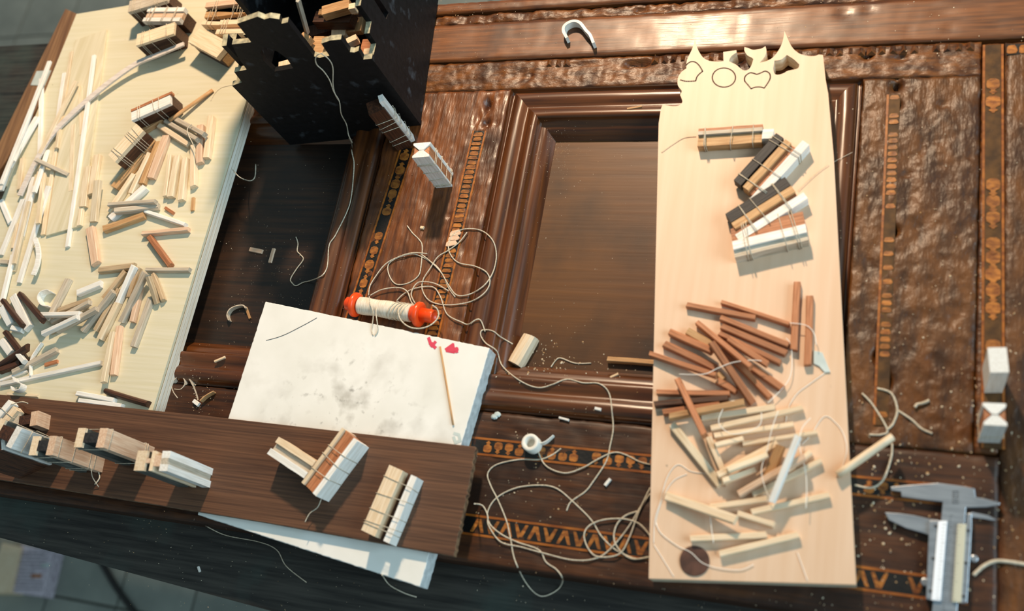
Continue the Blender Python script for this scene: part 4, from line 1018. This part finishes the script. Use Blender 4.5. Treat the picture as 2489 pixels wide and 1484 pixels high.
thread('thread forming the largest round loop of the tangle', pts('F', 1840,755, 1780,830, 1700,890, 1620,940, 1560,1030, 1510,1110, 1505,1190, 1560,1270, 1680,1300, 1850,1280, 1960,1220, 2010,1140, 1990,1060, 1900,1010, 1780,985, 1720,930, 1700,860, 1730,780, 1800,735, 1900,730, 1980,760, 2040,830, 2060,930, 2040,1040, 1990,1130, 1920,1190, 1840,1225, 1760,1225, 1700,1150, 1640,1050, 1560,970, 1490,915), lift=.6, group=TG)
thread('thread rising from the spool left end to the tangle', pts('F', 1100,1230, 1110,1160, 1150,1090, 1220,1000, 1300,950, 1420,910, 1540,915), lift=1.2, group=TG)
thread('thread arching low from the spool to its right end', pts('F', 1110,1230, 1200,1185, 1320,1170, 1390,1200, 1430,1290, 1520,1340), lift=2, group=TG)
thread('thread running from the tangle off toward the panel moulding', pts('F', 1310,1270, 1360,1220, 1450,1175, 1580,1165, 1640,1240, 1690,1370, 1800,1430, 1850,1445, 1910,1410, 1945,1420, 1975,1500), lift=.8, group=TG)
thread('small thread arch close above the spool right end', pts('F', 1450,1290, 1420,1220, 1450,1150, 1500,1125, 1600,1140, 1700,1195), lift=1.6, group=TG)
W = catmull([at(a, b, z) for (a, b), z in zip(pts('R', 1330,560, 1320,700, 1350,830, 1450,950, 1600,1030, 1800,1045, 2000,980, 2140,860, 2190,740, 2150,620, 2050,545), (14, 15, 15, 15, 15, 15, 14, 12, 11, 12, 14))], 5); b = W[0].copy()
MB().tube([w_-b for w_ in W], .5, 6).build('thread', 'thread', None, frame(b), label='thread loop slung around the spool right flange', cat='thread', group=TG)
for lab, q in (('thread tail hanging off the spool onto the tile, left of two', (690,360, 700,500, 760,640, 775,800, 755,950, 745,1100, 770,1190)), ('thread tail hanging off the spool onto the tile, right of two', (845,600, 835,720, 850,850, 870,1000, 860,1120, 810,1200))):
    W = catmull([at(a, b, z) for (a, b), z in zip(pts('R', *q), (15, 16, 16, 14.8, 14, 13.6, 13.6))], 5); b = W[-1].copy()
    MB().tube([w_-b for w_ in W], .42, 6).build('thread', 'thread', None, frame(b), label=lab, cat='thread', group=TG)
TD = 'threads trailing over the door'
thread('long thread from the pale block past the panel to the bottom rail', pts('N', 300,155, 240,120, 200,90, 150,85, 140,110, 165,150, 220,190, 245,260, 310,320, 380,360, 440,372, 500,355, 570,330, 650,348, 730,352, 780,400, 795,500, 800,580, 785,660, 765,740, 700,840, 660,890, 590,940, 568,985), group=TD)
thread('thread making the wide loop over the door lower edge', pts('N', 540,675, 490,710, 430,730, 330,730, 220,755, 175,800, 190,860, 230,940, 270,1040, 290,1130, 310,1230, 370,1350, 440,1410, 520,1380, 548,1330, 520,1280, 465,1240, 430,1180, 320,1140, 240,1100, 185,1050, 175,990, 220,920, 320,870, 440,858, 520,875, 600,940, 690,1030, 740,1110, 800,1170, 850,1200, 920,1225, 970,1215), group=TD)
thread('thread emerging from under the brown board along the inlay band', pts('N', 110,950, 150,960, 175,1010, 180,1060, 240,1140, 340,1165, 450,1195, 600,1230, 720,1220, 800,1160, 880,1060, 940,960, 985,900), lift=.7, group=TD)
thread('thread with an oval loop beside the plank left edge', pts('N', 985,1110, 930,1050, 850,1025, 750,1030, 680,1060, 655,1110, 680,1180, 730,1215, 830,1200, 880,1120, 920,1010, 960,920, 985,870), lift=1.2, group=TD)
thread('second oval thread loop beside the plank, thinner', pts('N', 980,1215, 900,1225, 840,1190, 805,1130, 815,1060, 860,1010, 930,985), .5, lift=.5, group=TD)
thread('thread running from the paper roll toward the plank', pts('N', 410,620, 430,700, 470,765, 560,797, 650,770, 720,730, 800,695, 860,705, 930,740, 985,755), lift=.5, group=TD)
thread('short kinked thread lying in the panel corner', pts('N', 490,270, 515,235, 540,225, 610,250, 690,250), group=TD)
thread('faint thread trailing over the black bench front', pts('H', 0,850, 150,920, 400,970, 530,1030, 600,1150, 750,1270), .35, 'hair', group=TD)
thread('thread dangling from the tile lower corner onto the bench', pts('H', 1315,1215, 1370,1290, 1480,1350, 1570,1380), .45, group=TD)
thread('bent thread at the dowel end beyond the plank', pts('P', 195,400, 250,460, 320,580, 290,605, 230,605), .6, group=TD)
thread('forked thread curving up from the dowel end', pts('P', 270,375, 340,400, 370,480, 350,550, 320,580), .7, group=TD)
thread('thread slanting right from the forked thread', pts('P', 372,485, 440,530, 490,575, 545,600), .7, group=TD)
thread('thread looping below the overhanging dowel', pts('P', 345,650, 340,720, 300,830, 240,870, 158,856), .6, group=TD)
thread('thick pale cord piece right of the caliper', pts('P', 750,1305, 800,1260, 860,1235, 940,1240, 1030,1255), 1.0, group=TD)
thread('short thick thread scrap right of the dowel end', pts('P', 458,470, 470,455, 500,448, 530,435), .9, group=TD)
TP = 'threads lying over the pale plank'
for lab, reg, q, lf in (
 ('thread running down over the right of the pale heap', 'M', (1330,170, 1260,260, 1250,400, 1290,560, 1300,700, 1295,850), 6),
 ('thread running steeply over the white stick of the pale heap', 'M', (1085,120, 1040,250, 1000,420, 960,560, 990,700, 1040,800), 8),
 ('thread coil on the upper end of the pale heap', 'M', (830,75, 760,40, 690,75, 640,180, 660,240, 740,290, 860,270, 950,220, 960,130), 8),
 ('thread making a wide arch at the plank right side', 'M', (1260,370, 1330,300, 1430,160, 1520,210, 1580,300, 1600,420, 1560,560), .2),
 ('thread crossing the plank left edge in a long arc', 'M', (150,1110, 160,930, 200,800, 250,620, 330,520, 430,570, 560,590), .2),
 ('thin thread beside the long arc at plank left', 'M', (180,1000, 172,920, 230,750, 300,640, 400,590), .2),
 ('thread passing over the dark disc', 'M', (165,960, 210,1040, 330,1130, 430,1180, 520,1260, 650,1300, 800,1310, 900,1270), .6),
 ('thread leaving the plank at its lower right end', 'M', (1230,1180, 1270,1290, 1305,1390), .2),
 ('thread leaving the plank at its lower left corner, right of two', 'M', (150,1120, 220,1230, 300,1360), .2),
 ('faint thread hanging between the lower pale sticks', 'M', (570,830, 580,960, 600,1110), 4),
 ('thread draped over the red-brown stick heap', 'L', (390,950, 600,950, 720,900, 850,850, 1000,830, 1100,835), 11),
 ('thread curving from the upright stick to the plank', 'L', (1340,510, 1480,530, 1550,600, 1570,700), 5),
 ('thread arching around the lower right of the red-brown heap', 'L', (1310,640, 1350,700, 1360,850, 1340,980, 1270,1080, 1150,1200), 3),
 ('thread twisting between the two heaps on the plank', 'L', (1640,940, 1500,1040, 1400,1120, 1330,1240, 1300,1400), .3),
 ('fine thread from the tied bundle to the plank left edge', 'K', (190,380, 330,280, 430,225, 545,212), .2),
 ('fine thread crossing the plank right edge near the bundles', 'K', (2110,370, 1920,470, 1750,590, 1570,760), .4)):
    thread(lab, pts(reg, *q), .22 if reg != 'K' else .17, 'threadw' if reg != 'K' else 'hair', lift=lf, group=TP)
thread('fine dark hair lying across the white tile corner', pts('G', 225,480, 430,430, 600,350, 780,250), .18, 'mark', group='fine hairs')
thread('fine hair on the plywood pointing to the tower', pts('A', 1900,910, 1940,840, 2000,790, 2110,762), .16, 'hair', group='fine hairs')
thread('thread loop over the slanting sticks on plywood', pts('A', 1760,1380, 1740,1300, 1700,1220, 1690,1160, 1730,1120), .4, lift=10, group='fine hairs')
thread('thread end sticking up at the left of the board', pts('D', 75,118, 110,105, 150,98, 185,108), .4, lift=16, group='fine hairs')
thread('thread tail hanging from the second standing bundle', pts('D', 632,450, 640,520, 660,590, 650,620, 628,645), .5, lift=.4, group='fine hairs')

# ================================================================== CURLS, CHIPS, PAPER
def curl(label, P, h, th, matn, name='shaving', cat='shaving', group='curled shavings', z0=None):
    q = [on(*p, .1) for p in P]; zb = min(a.z for a in q) if z0 is None else z0
    # stand the band on its edge
    q = [at(p[0], p[1], zb+h) for p in P]; q = [Vector((a.x, a.y, zb+h/2)) for a in q]
    return ribbon(q, (0, 0, h), th, name, matn, label, cat, group)
curl('white curled paper band standing on the top rail', pts('I', 1318,355, 1285,290, 1300,235, 1370,198, 1440,212, 1500,285, 1540,330, 1570,405), 6.5, 2.2, 'paper', 'paper_band', 'paper band')
curl('white round curl in the left heap of sticks', pts('C', 430,380, 370,370, 335,310, 360,255, 420,235, 450,250), 7, .6, 'white', z0=Z_PLY)
curl('white curl lying by the long pale strip at plywood left', pts('C', 110,1020, 130,1060, 185,1080, 170,1130, 110,1140, 95,1105), 6, .6, 'white', z0=Z_PLY+4)
curl('thin white bent strip rising beside the tan stick', pts('C', 370,710, 320,780, 280,850, 265,930, 270,1010), 3, 1, 'white', z0=Z_PLY+1)
curl('ring-shaped grey shaving beside the plywood lower corner', pts('C', 1600,1210, 1560,1150, 1550,1080, 1600,1020, 1650,1030, 1665,1080, 1630,1130, 1570,1130), 4, .6, 'grey')
curl('pale straight shaving right of the ring-shaped one', pts('C', 1690,1010, 1730,1080, 1765,1160, 1785,1230), 4, 1, 'grey')
curl('brownish shaving forking from the pale straight one', pts('C', 1800,1235, 1850,1190, 1920,1150), 4, .8, 'tan')
curl('grey curled shaving near the tile upper left corner', pts('C', 2060,510, 2045,460, 2070,410, 2130,380, 2190,375, 2210,400), 4, .8, 'grey')
stick('orange splinter at the end of the grey curled shaving', px('C',2215,395), px('C',2250,495), 22/3.7, 'tan', -14, th=1.4, name='wood_chip', cat='chip', group='wood chips')
stick('small pale chip beside the forked shavings', px('C',1740,1235), px('C',1785,1270), 44/3.7, 'white', 0, th=2, name='wood_chip', cat='chip', group='wood chips')
for lab, p0, p1, w_, mn in (
 ('small tan rectangular chip on the dark panel, left of two', px('F',205,880), px('F',298,898), 11, 'pink'),
 ('small tan wedge chip on the dark panel, right of two', px('F',385,875), px('F',355,980), 8, 'pink'),
 ('tiny pale splinter on the dark panel near the plywood', px('C',1930,880), px('C',2025,840), 5, 'cream'),
 ('white crumb beside the upright bundle shadow', px('F',1488,715), px('F',1512,718), 8, 'cream'),
 ('thin orange splinter on the upper moulding', px('I',1890,1030), px('I',2030,1005), 5, 'tan'),
 ('curly pale crumb in the panel near the orange-brown stick', px('N',785,320), px('N',825,302), 6, 'cream'),
 ('small white crumb on the lower moulding', px('N',708,473), px('N',738,480), 8, 'white'),
 ('white elongated chip on the bottom rail above the inlay', px('N',530,520), px('N',578,533), 6, 'white'),
 ('white elongated chip on the bottom rail near the plank', px('N',758,858), px('N',785,825), 8, 'white'),
 ('white chip on the bench front below the board', px('D',1310,1190), px('D',1320,1222), 5, 'white')):
    q = on((p0[0]+p1[0])/2, (p0[1]+p1[1])/2)
    stick(lab, p0, p1, w_, mn, q.z, th=1.6, name='wood_chip', cat='chip', group='wood chips')
Q = quad(pts('L', 1545,745, 1620,760, 1690,930, 1640,935, 1590,880, 1545,860), Z_PLANK+1.2); c = sum(Q, Vector((0, 0)))/6
MB().prism(loc_poly(Q, c), 0, 1.2).build('tissue_scrap', 'tape', None, frame((c.x, c.y, Z_PLANK)), bevel=.4, label='bluish white tissue scrap right of the upright red-brown sticks', cat='tissue')
# roll of paper tape with a loose flap
c = at(1290, 1076, 7)
roll = empty('paper_roll', (c.x, c.y, 0), label='small white paper roll with a torn flap on the bottom rail', cat='paper roll')
m = MB(); n = 20
for r0, r1 in ((5.6, 5.6),):
    m.rings([[(r*math.cos(q*2*math.pi/n), r*math.sin(q*2*math.pi/n), z) for q in range(n)] for r, z in ((5.4, 0), (5.6, .6), (5.6, 8.6), (5.2, 9), (3.2, 9), (3.0, 8), (3.0, 3))], 0, True, True)
m.build('rolled_tape', 'paper', roll)
fp = [at(*px('N', x, y), 4)-Vector((c.x, c.y, 0)) for x, y in ((412, 640), (440, 650), (465, 640), (500, 608))]
rs = []
for i, p in enumerate(catmull(fp, 4)):
    h = 7-3.2*(i/12); rs.append([(p.x, p.y-.3, 0.2), (p.x, p.y+.3, 0.2), (p.x, p.y+.3, h), (p.x, p.y-.3, h)])
MB().rings(rs, 0, False, True).build('flap', 'paper', roll)
# pale crumbled plaster bits at the mouldings
for lab, q in (('white crumb of filler at the tile right side', (1203, 1013)), ('second white crumb of filler beside the first', (1210, 1008))):
    p = on(*q); m = MB(); m.rings([[(2.2*s*math.cos(a*math.pi/4)*(1+.2*SR.random()), 1.8*s*math.sin(a*math.pi/4)*(1+.2*SR.random()), z) for a in range(8)] for s, z in ((.8, 0), (1, .9), (.5, 1.7))], 0, False, True)
    m.build('filler_crumb', 'tape', None, frame(p), label=lab, cat='crumb', group='filler crumbs')

# ================================================================== ON THE FLOOR
Q = [at(x, y, ZF+30) for x, y in ((5, 1318), (50, 1328), (24, 1440), (-40, 1440))]; c = sum(Q, Vector())/4
MB().prism([(p.x-c.x, p.y-c.y) for p in Q], 0, 30).build('timber_offcut', 'cream', None, frame((c.x, c.y, ZF)), bevel=1, label='cream wooden slat on the floor beside the printed sheet', cat='timber')
Q = [at(x, y, ZF+24) for x, y in ((50, 1322), (131, 1338), (104, 1450), (24, 1438))]; c = sum(Q, Vector())/4
bk = empty('printed_booklet', (c.x, c.y, ZF), label='lilac-grey printed booklet lying on the floor at lower left', cat='booklet')
MB().prism([(p.x-c.x, p.y-c.y) for p in Q], 0, 24).build('pages', 'print_', bk, bevel=.6)
def bar(x0, y0, x1, y1, mn, name):
    q = [at(*px('D', x, y), ZF+24.4) for x, y in ((x0, y0), (x1, y0+3), (x1-8, y1+3), (x0-8, y1))]; MB().add([(p.x-c.x, p.y-c.y, 24.5) for p in q], [(0,1,2,3)]).build(name, mn, bk)
bar(280,1168, 335,1190, 'tape', 'pale_block'); bar(210,1238, 280,1262, 'brown', 'red_brown_block')
for k in range(11):
    bar(120+(k % 2)*2-k*2.5, 1095+k*24, 250-k*2.5 if 4 < k < 8 else 320-k*4, 1099+k*24, 'mark', 'text_line')
W = [at(*px('D', x, y), ZF+5) for x, y in ((600,1040), (690,1190), (760,1310), (830,1410), (890,1490), (960,1600))]
b = W[2].copy(); b.z = ZF
MB().tube([w_-b for w_ in catmull(W, 6)], 5, 8).build('cable', 'cable', None, frame(b), label='black cable lying on the floor at lower left', cat='cable')

# ================================================================== SAWDUST AND CRUMBS
rg = random.Random(11); m = MB()
def flake(p, s, h):
    a = rg.uniform(0, 6.28); c, d = math.cos(a)*s, math.sin(a)*s; e = rg.uniform(.35, 1)
    m.add([(p.x+c, p.y+d, p.z), (p.x-d*e, p.y+c*e, p.z), (p.x-c, p.y-d, p.z), (p.x+d*e, p.y-c*e, p.z), (p.x, p.y, p.z+h)], [(0,1,4), (1,2,4), (2,3,4), (3,0,4)])
for k in range(2600):
    x, y = rg.uniform(0, 2489), rg.uniform(0, 1484)
    p = on(x, y)
    s_ = surf(p.x, p.y)
    if s_ > 8 or p.x < -255 or p.y > 240: continue
    if -222 < p.x < -96 and 128 < p.y < 262: continue
    flake(p, rg.uniform(.12, .35) if x < 1900 else rg.uniform(.15, .6), .2)
for (cx, cy, sx, sy, n, s0) in ((1345, 370, 30, 40, 240, .22), (1400, 890, 120, 18, 60, .7), (2180, 1230, 90, 110, 160, .8), (1330, 860, 30, 30, 30, .7), (1250, 1180, 120, 120, 60, .6), (1420, 960, 150, 90, 40, .5),
                              (680, 700, 90, 110, 220, .25), (480, 960, 50, 40, 80, .5), (350, 1300, 200, 60, 80, .35), (1150, 20, 60, 30, 60, .4), (1200, 90, 130, 40, 80, .3), (2350, 1100, 90, 200, 110, .7)):
    for k in range(n):
        p = on(rg.gauss(cx, sx), rg.gauss(cy, sy))
        if surf(p.x, p.y) > 8: continue
        flake(p, s0*rg.uniform(.5, 1.3), s0*.6)
m.build('sawdust', 'dust', None, None, label='pale sawdust and crumbs scattered over the door', cat='sawdust', kind='stuff')
